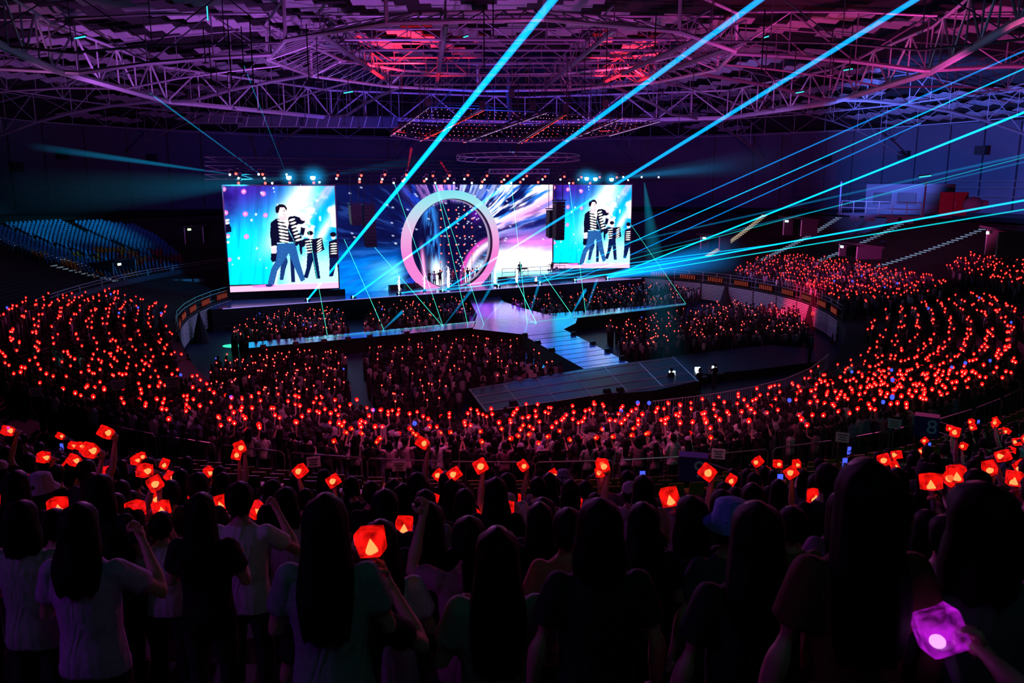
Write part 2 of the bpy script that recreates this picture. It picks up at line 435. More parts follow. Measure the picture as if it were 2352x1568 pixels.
# stepped stands
def stand(name, lower):
    b = MB(); N = NL if lower else NU; na = 144
    def P(k, i):
        th = 2 * PI * i / na
        t = k / N if lower else 1 + k / N
        return bowl(t, th)
    vs = []; fs = []
    for k in range(N):
        for i in range(na):
            a = P(k, i); c = P(k + 1, i)
            vs.append((a.x, a.y, a.z)); vs.append((c.x, c.y, a.z))      # tread of row k
    W = 2 * na
    for k in range(N):
        for i in range(na):
            j = (i + 1) % na
            fs.append((k * W + 2 * i, k * W + 2 * i + 1, k * W + 2 * j + 1, k * W + 2 * j))
            if k < N - 1: fs.append((k * W + 2 * i + 1, (k + 1) * W + 2 * i, (k + 1) * W + 2 * j, k * W + 2 * j + 1))
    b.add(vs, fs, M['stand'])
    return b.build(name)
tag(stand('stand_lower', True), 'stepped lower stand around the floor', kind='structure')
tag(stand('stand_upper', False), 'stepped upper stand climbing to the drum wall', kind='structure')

# drum wall
WR, WCX, WCY = 84.0, 0.0, 76.0
b = MB(); na = 96; vs = []; fs = []
for i in range(na):
    th = 2 * PI * i / na
    for z in (0.0, 8.0, 13.6, 22.5): vs.append((WCX + WR * math.cos(th), WCY + WR * math.sin(th), z))
for i in range(na):
    j = (i + 1) % na
    for k in range(3): fs.append((i * 4 + k, j * 4 + k, j * 4 + k + 1, i * 4 + k + 1))
b.add(vs, fs, M['wall'])
wall = tag(b.build('wall_drum'), 'tall curved drum wall above the upper stand', kind='structure')
# concourse floor between the upper stand and the wall
b = MB(); vs = []; fs = []; na = 96
for i in range(na):
    th = 2 * PI * i / na; p = bowl(2, th); vs += [(p.x, p.y, p.z - 0.02), (WCX + 84 * math.cos(th), WCY + 84 * math.sin(th), p.z - 0.02)]
for i in range(na):
    j = (i + 1) % na; fs.append((2 * i, 2 * i + 1, 2 * j + 1, 2 * j))
b.add(vs, fs, M['stand']); tag(b.build('floor_concourse'), 'dark walkway behind the top row', kind='structure')
def wallpt(px, z, r=WR - 0.4):
    lo, hi = -0.6, PI + 0.6                   # search the far half
    best = None
    for i in range(721):
        th = lo + (hi - lo) * i / 720
        p = Vector((WCX + r * math.cos(th), WCY + r * math.sin(th), z)); x, y = project(p)
        if best is None or abs(x - px) < best[0]: best = (abs(x - px), p, th)
    return best[1], best[2]
for px in (1635, 1720, 1790, 1885, 1953, 2018, 2090, 2165, 2243, 2330, 30, 110, 205, 300, 395, 470):
    p, th = wallpt(px, 15.0)
    board('pilaster', (p.x, p.y, 16.0), (0.7, 0.35, 12.5), M['wall'], wall, rz(th + PI / 2))
for px, py in ((1897, 368), (2075, 356), (2253, 345), (145, 356), (40, 385), (350, 365)):
    p, th = wallpt(px, 14.0, WR - 1.2); q = atD(px, py, p.y)
    t = thing('wall_speaker', 'black box loudspeaker high on the drum wall %s' % {1897: 'nearest the stage on the blue-lit side', 2075: 'in the middle of the blue-lit side', 2253: 'farthest from the stage on the blue-lit side', 145: 'over the dim pink patch', 40: 'nearest the picture edge on the pink side', 350: 'next to the long cyan beam'}[px], 'speaker', (q.x, q.y, q.z), 'drum wall loudspeakers', rz=th + PI / 2)
    R = rz(th + PI / 2)
    board('cabinet', q, (1.5, 0.9, 1.3), M['black'], t, R); board('grille', q + R @ Vector((0, 0.47, 0)), (1.35, 0.05, 1.15), M['dark'], t, R)
    bar('bracket', q + R @ Vector((0, -0.4, 0)), q + R @ Vector((0, -0.95, 0.2)), 0.06, M['rail'], t)
# horizontal pipes on the wall at eye level
for z, nm in ((13.9, 'trim_1'), (12.9, 'trim_2'), (11.6, 'trim_3')):
    b = MB()
    for s0, s1 in ((-0.15, 0.95), (2.2, 3.35)):
        pts = [(WCX + (WR - 0.6) * math.cos(s0 + (s1 - s0) * i / 14), WCY + (WR - 0.6) * math.sin(s0 + (s1 - s0) * i / 14), z) for i in range(15)]
        b.tube(pts, 0.09, M['rail'], 6)
    tag(b.build(nm), 'thin horizontal pipe running along the drum wall', kind='structure')

# ------------------------------------------------------------------ roof
RCX, RCY = -1.0, 83.0
def zroof(x, y): return 29.6 - ((x - RCX) ** 2 + (y - RCY) ** 2) / 6400 * 7.6
b = MB(); vs = []; fs = []; nr, na = 10, 48
for k in range(nr + 1):
    for i in range(na):
        th = 2 * PI * i / na; r = 92.0 * k / nr
        x, y = RCX + r * math.cos(th), RCY + r * math.sin(th); vs.append((x, y, zroof(x, y) + 1.2))
for k in range(nr):
    for i in range(na):
        j = (i + 1) % na; fs.append((k * na + i, k * na + j, (k + 1) * na + j, (k + 1) * na + i))
b.add(vs, fs, M['shell']); ceiling = tag(b.build('ceiling'), 'dark domed roof deck above the trusses', kind='structure')
pb = MB(); pb.box((0, 0, 0), (1, 1, 1), M['panel']); pmesh = pb.mesh('ceiling_panel')
rp = random.Random(3)
def fbm_(x, y):
    h = lambda a, c: (math.sin(a * 127.1 + c * 311.7) * 43758.5453) % 1.0
    xi, yi = math.floor(x), math.floor(y); u, v = smooth01(x - xi), smooth01(y - yi)
    return (h(xi, yi) * (1 - u) + h(xi + 1, yi) * u) * (1 - v) + (h(xi, yi + 1) * (1 - u) + h(xi + 1, yi + 1) * u) * v
for gx in range(-11, 12):
    for gy in range(0, 16):
        x0 = gx * 6.0 + (3.0 if gy % 2 else 0); y0 = 52 + gy * 6.2
        if (x0 - RCX) ** 2 + (y0 - RCY) ** 2 > 76 ** 2: continue
        if not seen((x0, y0, zroof(x0, y0)), 150) or ((fbm_(x0 / 17.0, y0 / 15.0) < 0.47 or rp.random() < 0.10) and not (84 < y0 < 102 and (-19 < x0 < -3 or 8 < x0 < 19))): continue
        sec = tag(thing('ceiling_section', 'bay of pale slatted panels under the roof deck', None, (x0, y0, zroof(x0, y0)), kind='structure'), None)
        for k in range(3):
            y = y0 + (k - 1) * 1.75; x = x0 + (k - 1) * 0.9 * (1 if x0 < 0 else -1)
            z = zroof(x, y) - 0.1
            sl = Matrix.Rotation(math.atan2(-(x - RCX) * 2 * 7.6 / 6400, 1) * -1, 3, 'Y') @ Matrix.Rotation(-0.17, 3, 'X')
            mw = Matrix.Translation((x, y, z)) @ sl.to_4x4() @ Matrix.Diagonal((2.7, 1.40, 0.06, 1))
            link('panel', pmesh, sec, mw)
def vis(p, q):
    for k in range(5):
        if seen(Vector(p).lerp(Vector(q), k / 4), 80): return True
    return False
def truss(label, nodes_b, nodes_t, rb, rt, rw, cross=True, mt=None, group='roof trusses'):
    """bottom and top chord, posts and diagonals, one bar each"""
    mt = mt or M['steel']
    if (nodes_b[0].y + nodes_b[-1].y) / 2 < 47 and 'wide' not in group: return None
    if not any(vis(nodes_b[i], nodes_b[i + 1]) or vis(nodes_t[i], nodes_t[i + 1]) for i in range(len(nodes_b) - 1)): return None
    t = thing('roof_truss', label, 'truss', nodes_b[0], group, kind='structure')
    for i in range(len(nodes_b) - 1):
        a, c, d, e = nodes_b[i], nodes_b[i + 1], nodes_t[i], nodes_t[i + 1]
        if vis(a, c): bar('bottom_chord', a, c, rb, mt, t)
        if vis(d, e): bar('top_chord', d, e, rt, mt, t)
        if cross and (vis(a, e) or vis(d, c)):
            bar('diagonal', a if i % 2 == 0 else d, e if i % 2 == 0 else c, rw, mt, t, 5)
        if vis(a, d): bar('post', a, d, rw * 0.8, mt, t, 5)
    return t
def rpt(r, th, z): return Vector((RCX + r * math.cos(th), RCY + r * math.sin(th), z))
PH = math.radians(17)
ZA, ZB = 22.8, 25.0
ORD = ['first', 'second', 'third', 'fourth', 'fifth', 'sixth', 'seventh', 'eighth', 'ninth', 'tenth']
# radial trusses
prof = [(22, 25.0), (27, 24.5), (32.5, 23.8), (38, 22.8), (44, 22.9), (50, 22.6), (56, 22.0), (62, 21.0), (68, 19.6), (74, 17.8)]
for i in range(20):
    th = PH + 2 * PI * i / 20
    nb = [rpt(r, th, z) for r, z in prof]; nt = [rpt(r, th, min(zroof(*rpt(r, th, 0)[:2]) - 0.5, z + 4.4)) for r, z in prof]
    truss('%s radial roof truss running from the inner ring out to the drum wall' % ('heavy' if i % 2 == 0 else 'light'), nb, nt, 0.20 if i % 2 == 0 else 0.10, 0.12 if i % 2 == 0 else 0.07, 0.075 if i % 2 == 0 else 0.05, group='%s radial roof trusses' % ('heavy' if i % 2 == 0 else 'light'))
# tangential purlin trusses between the radials
for r, z, dz in ((50, 22.7, 3.4), (62, 21.1, 3.0)):
    for i in range(20):
        th0 = PH + 2 * PI * i / 20; th1 = th0 + 2 * PI / 20
        A, B = rpt(r, th0, z), rpt(r, th1, z)
        nb = [A.lerp(B, k / 4) for k in range(5)]; nt = [p + Vector((0, 0, dz)) for p in nb]
        truss('purlin truss tying neighbouring radial roof trusses', nb, nt, 0.07, 0.06, 0.045, group='roof purlin trusses')
# the big polygonal ring A: thick tube below, lattice above
RA = [(-28, 20), (-33, 49), (-38.5, 70), (-40, 96), (-26, 119), (2, 128), (31, 119), (37.5, 98), (36, 72), (30, 50), (25, 20)]
for i in range(10):
    A, B = Vector((*RA[i], ZA)), Vector((*RA[i + 1], ZA))
    nb = [A.lerp(B, k / 6) for k in range(7)]; nt = [p + Vector((0, 0, 3.8)) for p in nb]
    t = truss('thick tube of the wide polygonal roof ring with lattice above', nb, nt, 0.30, 0.14, 0.10, group='wide roof ring', mt=M['steelp'])
# inner double ring B with zigzag lacing between the two polygons
nB = 12
for i in range(nB):
    th0 = PH / 2 + 2 * PI * i / nB; th1 = th0 + 2 * PI / nB
    A, B = rpt(22.5, th0, ZB), rpt(22.5, th1, ZB); C, Dd = rpt(18.5, th0, ZB + 1.4), rpt(18.5, th1, ZB + 1.4)
    E2, F2 = rpt(22.5, th0, ZB + 3.2), rpt(22.5, th1, ZB + 3.2)
    if not (vis(A, B) or vis(C, Dd) or vis(E2, F2)): continue
    t = thing('roof_ring_bay', 'bay of the inner double roof ring with zigzag lacing bars', 'truss', A, 'inner roof ring', kind='structure')
    bar('outer_chord', A, B, 0.17, M['steelp'], t); bar('inner_chord', C, Dd, 0.15, M['steelp'], t); bar('upper_chord', E2, F2, 0.13, M['steelp'], t)
    bar('tie', A, C, 0.10, M['steelp'], t); bar('post', A, E2, 0.16, M['steelp'], t)
    for k in range(6):
        bar('lacing', A.lerp(B, k / 6), C.lerp(Dd, (k + 0.5) / 6), 0.05, M['steel'], t, 5)
        bar('lacing', A.lerp(B, (k + 1) / 6), C.lerp(Dd, (k + 0.5) / 6), 0.05, M['steel'], t, 5)
# straight beams through the middle of the roof
for k, (x0, x1, y, z) in enumerate([(-19, 19, 76, 26.2), (-20, 20, 83, 26.4), (-19, 19, 90, 26.2), (-15, 15, 97, 25.8), (-12, 12, 102, 25.4)]):
    nb = [Vector((x0 + (x1 - x0) * i / 12, y, z)) for i in range(13)]; nt = [p + Vector((0, 0, 2.0)) for p in nb]
    truss('straight lattice beam crossing the middle of the roof, %s from the inner ring' % ORD[k], nb, nt, 0.13, 0.11, 0.06, group='middle roof beams')
for k, (xa, ya, xb, yb) in enumerate([(-15.5, 68, -14.5, 103.5), (-5, 64, -9.8, 107), (8, 66, 4, 106), (16, 68, 10, 104), (20, 72, 14, 102)]):
    nb = [Vector((xa + (xb - xa) * i / 12, ya + (yb - ya) * i / 12, 25.3)) for i in range(13)]
    nt = [p + Vector((0, 0, 1.8)) for p in nb]
    truss('lengthwise roof beam inside the inner ring, %s counted across the roof' % ORD[k], nb, nt, 0.22, 0.09, 0.06, group='lengthwise roof beams')
# hanging rods of the catwalks
for i in range(64):
    a = rp.random() * 2 * PI; r = 8 + 30 * rp.random()
    x, y = RCX + r * math.cos(a), RCY + 8 + r * math.sin(a)
    if not seen((x, y, 22)): continue
    L = rp.uniform(2.5, 5.5)
    t = thing('hanger_rod', 'thin steel rod hanging from the roof trusses over the stage rig', 'rod', (x, y, 22.3), 'roof hanger rods', kind='structure')
    bar('rod', (x, y, 25.5), (x, y, 25.5 - L), 0.045, M['rig'], t, 5); bar('hook', (x - 0.25, y, 25.5 - L), (x + 0.25, y, 25.5 - L), 0.05, M['rig'], t, 5)
# catwalk with glass-like panels in front of the far wall
for k, (px0, px1, py, D) in enumerate([(432, 560, 262, 118), (548, 700, 270, 118), (690, 790, 272, 118), (790, 915, 272, 118)]):
    A, B = atD(px0, py, D), atD(px1, py, D)
    t = thing('catwalk', 'hanging violet-lit catwalk with low side panel, %s from the long cyan beam' % ORD[k], 'catwalk', A, 'far catwalks', kind='structure')
    board('deck', (A + B) / 2 - Vector((0, 0, 1.3)), ((B - A).length, 1.4, 0.12), M['steel'], t)
    board('side_panel', (A + B) / 2 - Vector((0, 0.6, 0.55)), ((B - A).length, 0.05, 1.3), M['wall'], t)
    bar('rail', A + Vector((0, -0.65, 0.2)), B + Vector((0, -0.65, 0.2)), 0.04, M['rail'], t)
    for s in range(4):
        p = A.lerp(B, (s + 0.5) / 4); bar('post', p - Vector((0, 0.65, 1.3)), p + Vector((0.5, -0.65, 0.3)), 0.05, M['slat'], t)
        bar('hanger', p, p + Vector((0, 0, 5.0)), 0.05, M['steel'], t)
# lit tubes in the roof
for k, (px, py, D, dx) in enumerate([(184, 86, 70, 0.9), (476, 25, 74, 0.0), (800, 212, 80, 0.9), (1837, 212, 84, 0.8), (1760, 85, 80, 0.5), (1948, 160, 84, 0.9), (1070, 84, 82, 0.5), (2125, 405, 84, 1.2)]):
    p = atD(px, py, D)
    t = thing('roof_lamp', 'short teal fluorescent roof lamp, %s from the pink side of the roof' % ORD[k], 'lamp', p, 'teal roof lamps')
    v = Vector((dx, 0, 0.15)) if dx else Vector((0, 0, 1.6))
    bar('tube', p - v * 0.5, p + v * 0.5, 0.06, M['tealtube'], t); bar('housing', p - v * 0.55 + Vector((0, 0.1, 0.1)), p + v * 0.55 + Vector((0, 0.1, 0.1)), 0.09, M['rig'], t)

# ------------------------------------------------------------------ slatted floor wall, banners and stand railings
wb = MB(); vs = []; fs = []; na = 144
for i in range(na):
    p = bowl(0, 2 * PI * i / na); vs += [(p.x, p.y, 0), (p.x, p.y, p.z)]
for i in range(na):
    j = (i + 1) % na; fs.append((2 * i, 2 * j, 2 * j + 1, 2 * i + 1))
wb.add(vs, fs, M['dark']); fw = tag(wb.build('wall_floor_edge'), 'low dark wall between the floor and the lower stand', kind='structure')
def edge(th, r=0.12, z=0.0):
    p = bowl(0, th); d = Vector((math.cos(th), math.sin(th), 0)); q = p - d * r; q.z = z; return q
segs = [(math.radians(-17 + 8 * i), math.radians(-17 + 8 * (i + 1)), 'far slatted wall') for i in range(9)] + [(math.radians(171 + 8 * i), math.radians(171 + 8 * (i + 1)), 'short slatted wall') for i in range(5)]
for si, (t0, t1, where) in enumerate(segs):
    for k in range(11):
        z = 0.42 + k * 0.165
        A, B = edge(t0 + 0.004, 0.12, z), edge(t1 - 0.004, 0.12, z)
        mid = (A + B) / 2; d = B - A
        board('slat', mid, (d.length, 0.07, 0.075), M['slat'], fw, rz(math.atan2(d.y, d.x)))
    A, B = edge(t0 + 0.02, 0.02, 2.75), edge(t1 - 0.02, 0.02, 2.75); d = B - A; R = rz(math.atan2(d.y, d.x))
    n_in = R @ Vector((0, 1, 0)); c0 = Vector((CX, CY, 2.75)); n_in = n_in if n_in.dot(c0 - A) > 0 else -n_in
    nm = '%s banner over the %s' % (ORD[si if si < 9 else si - 9], where)
    t = thing('led_banner', 'dim orange lettered ' + nm, 'banner', (A + B) / 2, 'railing banners')
    L = d.length * 0.78
    board('panel', (A + B) / 2 + n_in * 0.06, (L, 0.06, 0.62), M['banner'], t, R)
    gr = random.Random(si)
    gb = MB()
    for g in range(7):                                      # block letters too small to read
        u = -L / 2 + L * (g + 0.5) / 7; w0 = L / 7 * 0.62
        for (ax, az, bw, bh) in [(-0.5, 0, 0.16, 1), (0.5, 0, 0.16, 1)] + [(0, gr.choice([-0.42, 0, 0.42]), 1, 0.17), (0, gr.choice([-0.42, 0.0, 0.42]), 1, 0.17)]:
            c = (A + B) / 2 + n_in * 0.105 + R @ Vector((u + ax * w0 * 0.42, 0, az * 0.4))
            gb.box(c, (max(0.05, bw * w0 * 0.8), 0.02, max(0.05, bh * 0.42)), M['banner_txt'], R)
    tag(gb.build('lettering', t), 'row of glowing orange block letters', kind='stuff')
    t = thing('stand_railing', 'thin steel railing over the ' + nm, 'railing', A, 'floor-edge railings')
    for z in (2.5, 3.1, 3.45): bar('rail', edge(t0, -0.15, z), edge(t1, -0.15, z), 0.03, M['rail'], t)
    for f in (0.0, 0.5): bar('post', edge(t0 + (t1 - t0) * f, -0.15, 2.3), edge(t0 + (t1 - t0) * f, -0.15, 3.45), 0.035, M['rail'], t)
# black cone-shaped drapes before the slats
for px, py, h in ((1665, 690, 2.6), (1766, 700, 2.6), (1862, 740, 3.4), (1925, 775, 2.4), (415, 830, 2.4), (462, 772, 2.6)):
    p = atz(px, py + 14, 0.0)
    t = thing('draped_cone', 'black pointed drape standing on the floor %s' % {1665: 'by the slatted wall nearest the stage', 1766: 'second along the far slatted wall', 1862: 'with a small red square before the red-lit slats', 1925: 'at the near end of the far slatted wall', 415: 'at the near end of the short slatted wall', 462: 'beside the short slatted wall toward the screen'}[px], 'drape', p)
    b = MB(); b.tube([p, p + Vector((0, 0, h * 0.5)), p + Vector((0, 0, h))], [0.75, 0.42, 0.05], M['dark'], 9); b.build('cloth', t)
    b = MB(); b.tube([p + Vector((0, 0, h * 0.95)), p + Vector((0, 0, h + 0.25))], 0.03, M['rail'], 5); b.build('tip', t)
    if px == 1862: board('patch', p + Vector((-0.12, -0.62, h * 0.45)), (0.35, 0.05, 0.35), emis('patch_red', (1, 0.05, 0.08), 0.7, 'NONE'), t)

# ------------------------------------------------------------------ upper stand: railing at its foot, aisle stairs, portals
def th_of(px, t, lo, hi):
    best = None
    for i in range(401):
        th = lo + (hi - lo) * i / 400; x, y = project(bowl(t, th))
        if best is None or abs(x - px) < best[0]: best = (abs(x - px), th)
    return best[1]
def th_near(px, t, lo=-PI, hi=0.0):
    """angle where ring t meets the picture column px on the camera's side"""
    best = None
    for i in range(1601):
        th = lo + (hi - lo) * i / 1600; p = bowl(t, th); x, y = project(p); e = max(0, abs(x - px) - 4) + p.y * 0.02
        if best is None or e < best[0]: best = (e, th)
    return best[1]
def stair(px, t0, t1, lo, hi, label, m=None, n=None, wd=0.9):
    th = th_of(px, (t0 + t1) / 2, lo, hi)
    k0, k1 = int((t0 - 1) * NU), int((t1 - 1) * NU)
    t = thing('aisle_stair', label, 'stairs', bowl(t0, th), 'aisle stairs of the upper stand', kind='structure')
    for k in range(k0, k1):
        p = bowl(1 + k / NU, th); q = bowl(1 + (k + 1) / NU, th); d = (q - p); d.z = 0; d.normalize()
        w2 = wd * 0.5; z0 = p.z; z1 = q.z
        R = rz(math.atan2(d.y, d.x) + PI / 2)
        dd = (Vector((q.x, q.y, 0)) - Vector((p.x, p.y, 0))).length
        board('step', Vector((p.x, p.y, z0 + (z1 - z0) * 0.25)) + d * dd * 0.75, (wd, dd * 0.5, (z1 - z0) * 0.5 + 0.02), M['stand'], t, R)
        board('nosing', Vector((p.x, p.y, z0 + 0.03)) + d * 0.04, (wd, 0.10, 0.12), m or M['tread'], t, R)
R_, L_ = (-0.7, 1.0), (2.2, PI + 0.7)
tr = emis('nosing_glow_warm', (1.0, 0.78, 0.55), 0.55, 'NONE'); tb = emis('nosing_glow_blue', (0.45, 0.62, 1.0), 0.32, 'NONE'); tb2 = emis('nosing_glow_dim', (0.5, 0.65, 0.9), 0.16, 'NONE')  # step edges get their brightness as emission in the material
stair(1700, 1.05, 1.98, *R_, 'bright stair with glowing step edges climbing the empty stand nearest the stage', tr)
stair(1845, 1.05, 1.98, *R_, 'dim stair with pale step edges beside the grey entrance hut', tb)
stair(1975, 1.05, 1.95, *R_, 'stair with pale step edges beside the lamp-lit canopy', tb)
stair(2130, 1.05, 1.95, *R_, 'long stair with blue-glowing step edges nearest the upper red crowd', tb)
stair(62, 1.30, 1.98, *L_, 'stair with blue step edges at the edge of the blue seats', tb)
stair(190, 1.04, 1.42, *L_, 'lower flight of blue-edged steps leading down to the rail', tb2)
for px in (130, 260, 330): pass

def portal(px, py, D, sx, sz, label, lampmat, body=None, lampz=0.45):
    p = atD(px, py, D); rzv = math.atan2(CY - p.y, CX - p.x) - PI / 2
    t = thing('entrance_hut', label, 'entrance', p, 'stand entrances', rz=0)
    R = rz(rzv); body = body or M['hut']
    Q = lambda x, y, z: p + R @ Vector((x, y, z))
    board('side_wall', Q(-sx / 2, 0, 0), (0.18, 2.4, sz), body, t, R); board('side_wall', Q(sx / 2, 0, 0), (0.18, 2.4, sz), body, t, R)
    board('back_wall', Q(0, -0.9, 0), (sx, 0.1, sz), M['dark'], t, R)
    board('canopy', Q(0, 0.25, sz / 2 + 0.06), (sx + 0.7, 3.0, 0.16), body, t, R @ Matrix.Rotation(0.12, 3, 'X'))
    board('lamp', Q(sx * 0.28, 1.35, sz / 2 - 0.22), (0.42, 0.12, 0.22), lampmat, t, R)
    bar('jamb', Q(-sx / 2, 1.2, -sz / 2), Q(-sx / 2, 1.2, sz / 2), 0.07, M['white'], t); bar('jamb', Q(sx / 2, 1.2, -sz / 2), Q(sx / 2, 1.2, sz / 2), 0.07, M['white'], t)
PL = emis('portal_lamp', (0.7, 0.95, 1.0), 2.0, 'NONE')
portal(1838, 522, 90, 2.6, 1.8, 'grey entrance hut with a lit lamp halfway up the empty stand', PL)
portal(1975, 577, 77, 3.4, 1.2, 'wide lamp-lit canopy just above the far red crowd', PL)
portal(1643, 557, 98, 2.6, 1.6, 'small canopy with a lamp beside the brightest stair', PL)
portal(2318, 560, 62, 3.2, 2.0, 'pink-lit entrance hut above the upper red crowd', PL, mat('hut_render_pink_lit', (0.10, 0.05, 0.07), 0.7))  # pink light on this hut is put into its colour
portal(262, 622, 80, 3.6, 2.0, 'pale entrance hut among orange and blue seats', PL)
portal(432, 540, 100, 2.6, 2.0, 'dark entrance hut with a green lamp near the tall screen', M['lamp_green'], M['dark'])
# parapet of the upper stand beside the tall screen
def arc_pts(t, th0, th1, n, dz=0.0, dr=0.0):
    out = []
    for i in range(n + 1):
        th = th0 + (th1 - th0) * i / n; p = bowl(t, th); out.append(Vector((p.x + dr * math.cos(th), p.y + dr * math.sin(th), p.z + dz)))
    return out
pa = arc_pts(1.0, math.radians(202), math.radians(150), 8)
t = thing('parapet', 'pale parapet with rails at the foot of the empty stand beside the tall screen', 'parapet', pa[0], kind='structure')
for i in range(8):
    A, B = pa[i], pa[i + 1]; d = B - A; R = rz(math.atan2(d.y, d.x)); c = (A + B) / 2
    board('wall_panel', c + Vector((0, 0, 0.15)), (d.length, 0.12, 0.55), M['wall'], t, R)
    board('fascia', c + Vector((0.3, 0, -0.45)), (d.length, 0.1, 0.28), M['white'], t, R)
    bar('rail', A + Vector((0, 0, 0.95)), B + Vector((0, 0, 0.95)), 0.035, M['slat'], t); bar('rail', A + Vector((0, 0, 0.7)), B + Vector((0, 0, 0.7)), 0.025, M['slat'], t)
    board('post', A + Vector((0, 0, 0.6)), (0.12, 0.12, 0.8), M['white'], t, R)
for px, py in ((318, 653), (440, 638)):
    p = atD(px, py, 84 if px < 400 else 92)
    t = thing('parapet_lamp', 'small round green-white lamp under the parapet, %s the tall screen' % ('farther from' if px < 400 else 'nearer to'), 'lamp', p, 'parapet lamps')
    b = MB(); b.ell(p, (0.2, 0.2, 0.2), M['lamp_green']); b.build('globe', t); bar('stem', p, p + Vector((0, 0, 0.5)), 0.04, M['rail'], t)
p = atz(395, 668, 2.6)
t = thing('service_wall', 'pale tiled wall patch below the parapet beside the tall screen', 'wall', p, kind='structure')
for r in range(3):
    for c in range(5): board('tile', p + Vector((-2.4 + c * 1.1, c * 0.55, r * 0.42)), (1.05, 0.1, 0.38), M['white'], t, rz(0.46))

# far booth high on the blue-lit side
p0 = atD(2050, 470, 92)
t = thing('control_booth', 'glass-fronted control booth with violet railing at the top of the empty stand', 'booth', p0, kind='structure')
Rb = rz(math.atan2(CY - p0.y, CX - p0.x) - PI / 2)
Q = lambda x, y, z: p0 + Rb @ Vector((x, y, z))
board('back_wall', Q(0, -2.2, 0.6), (12, 0.2, 3.4), M['hut'], t, Rb); board('floor_slab', Q(0, 0, -1.2), (12, 4.4, 0.25), M['wall'], t, Rb)
for x in np.linspace(-5.6, 5.6, 7): bar('post', Q(x, 2.0, -1.2), Q(x, 2.0, 0.35), 0.045, M['rail'], t)
for z in (0.35, -0.4): bar('rail', Q(-5.6, 2.0, z), Q(5.6, 2.0, z), 0.05, M['rail'], t)
for x in (-5.9, 5.9): bar('column', Q(x, 2.0, -1.2), Q(x, 2.0, 2.6), 0.1, M['wall'], t)
for x in (-4.2, -2.2, 1.0, 3.2): board('notice', Q(x, 2.25, -1.6), (1.5, 0.06, 0.55), M['wall'], t, Rb)
for x in (-3.5, 0, 3.5): board('window_pane', Q(x, -2.05, 0.7), (2.6, 0.05, 1.3), M['black'], t, Rb)
p = atD(2190, 468, 84); t = thing('red_door', 'red double door at the top of the empty stand', 'door', p, kind='structure')
board('leaf', p + Vector((-0.75, 0, 0)), (1.4, 0.12, 2.4), M['redp'], t); board('leaf', p + Vector((0.75, 0, 0)), (1.4, 0.12, 2.4), M['redp'], t); bar('handle', p + Vector((0.12, -0.12, -0.3)), p + Vector((0.12, -0.12, 0.2)), 0.04, M['rail'], t)
p = atD(2235, 470, 80); t = thing('covered_machine', 'pale plastic-covered machine beside the red door', 'machine', p)
b = MB(); b.ell(p, (1.0, 0.7, 0.8), M['wall'], 12, 8); b.build('cover', t, True); b = MB(); b.tube([p + Vector((0.7, -0.4, 0.2)), p + Vector((1.15, -0.5, 0.1))], [0.32, 0.26], M['wall'], 10); b.build('port', t)
# ================================================================== STAGE
ZS = 2.1; ZB_SCREEN = HC - 10.4
P1, P2 = atz(708, 694, ZS), atz(1395, 644, ZS)
ed = (P2 - P1); ed.z = 0; ed.normalize(); en = Vector((-ed.y, ed.x, 0))       # along the stage, and away from the camera
SL = math.atan2(ed.y, ed.x); RS = rz(SL)
def sp(u, v, z=ZS): q = P1 + ed * u + en * v; return Vector((q.x, q.y, z))
LS = (P2 - P1).length
fa, fb = sp(-9, 0), sp(LS + 9, 0)
deck = [fa, fb, sp(LS + 12, 13), sp(-10, 13)]
t = thing('stage', 'long glossy black main stage below the screens', 'stage', sp(LS / 2, 0, 0))
b = MB(); b.prism(deck, 0.0, ZS, M['deck'], M['black']); b.build('deck', t)
for i in range(14):
    u0 = -9 + (LS + 18) * i / 14; c = sp(u0 + (LS + 18) / 28, -0.04, ZS - 0.75)
    board('fascia_panel', c, ((LS + 18) / 14 - 0.08, 0.08, 1.3), M['black'], t, RS)
bar('edge_strip', sp(-8, -0.1, ZS - 0.02), sp(LS + 8, -0.1, ZS - 0.02), 0.035, emis('edge_led_violet', (0.35, 0.3, 1.0), 0.9, 'NONE'), t)

# ---------------------------------------------------------------- numpy picture tools for the LED walls
def vnoise(x, y, seed):
    xi = np.floor(x).astype(int); yi = np.floor(y).astype(int); xf = x - xi; yf = y - yi
    def h(a, c): v = np.sin(a * 127.1 + c * 311.7 + seed * 74.7) * 43758.5453; return v - np.floor(v)
    u = xf * xf * (3 - 2 * xf); v = yf * yf * (3 - 2 * yf)
    return (h(xi, yi) * (1 - u) + h(xi + 1, yi) * u) * (1 - v) + (h(xi, yi + 1) * (1 - u) + h(xi + 1, yi + 1) * u) * v
def fbm(x, y, seed, o=4):
    s = 0; a = 0.5
    for k in range(o): s = s + a * vnoise(x * 2 ** k, y * 2 ** k, seed + k); a *= 0.5
    return s / (1 - 0.5 ** o)
def sstep(a, c, x): t = np.clip((x - a) / (c - a), 0, 1); return t * t * (3 - 2 * t)
def lay(img, mask, col): 
    m = np.clip(mask, 0, 1)[..., None]; return img * (1 - m) + np.array(col, float) * m
def polymask(X, Y, poly):
    c = np.zeros(X.shape, bool); j = len(poly) - 1
    for i in range(len(poly)):
        xi, yi = poly[i]; xj, yj = poly[j]
        if yi != yj:
            c ^= ((yi > Y) != (yj > Y)) & (X < (xj - xi) * (Y - yi) / (yj - yi) + xi)
        j = i
    return c.astype(float)
def ellm(X, Y, cx, cy, rx, ry, rot=0, soft=0.12):
    a, c = math.cos(rot), math.sin(rot); dx, dy = X - cx, Y - cy
    d = np.sqrt(((dx * a + dy * c) / rx) ** 2 + ((-dx * c + dy * a) / ry) ** 2)
    return 1 - sstep(1 - soft, 1 + soft, d)
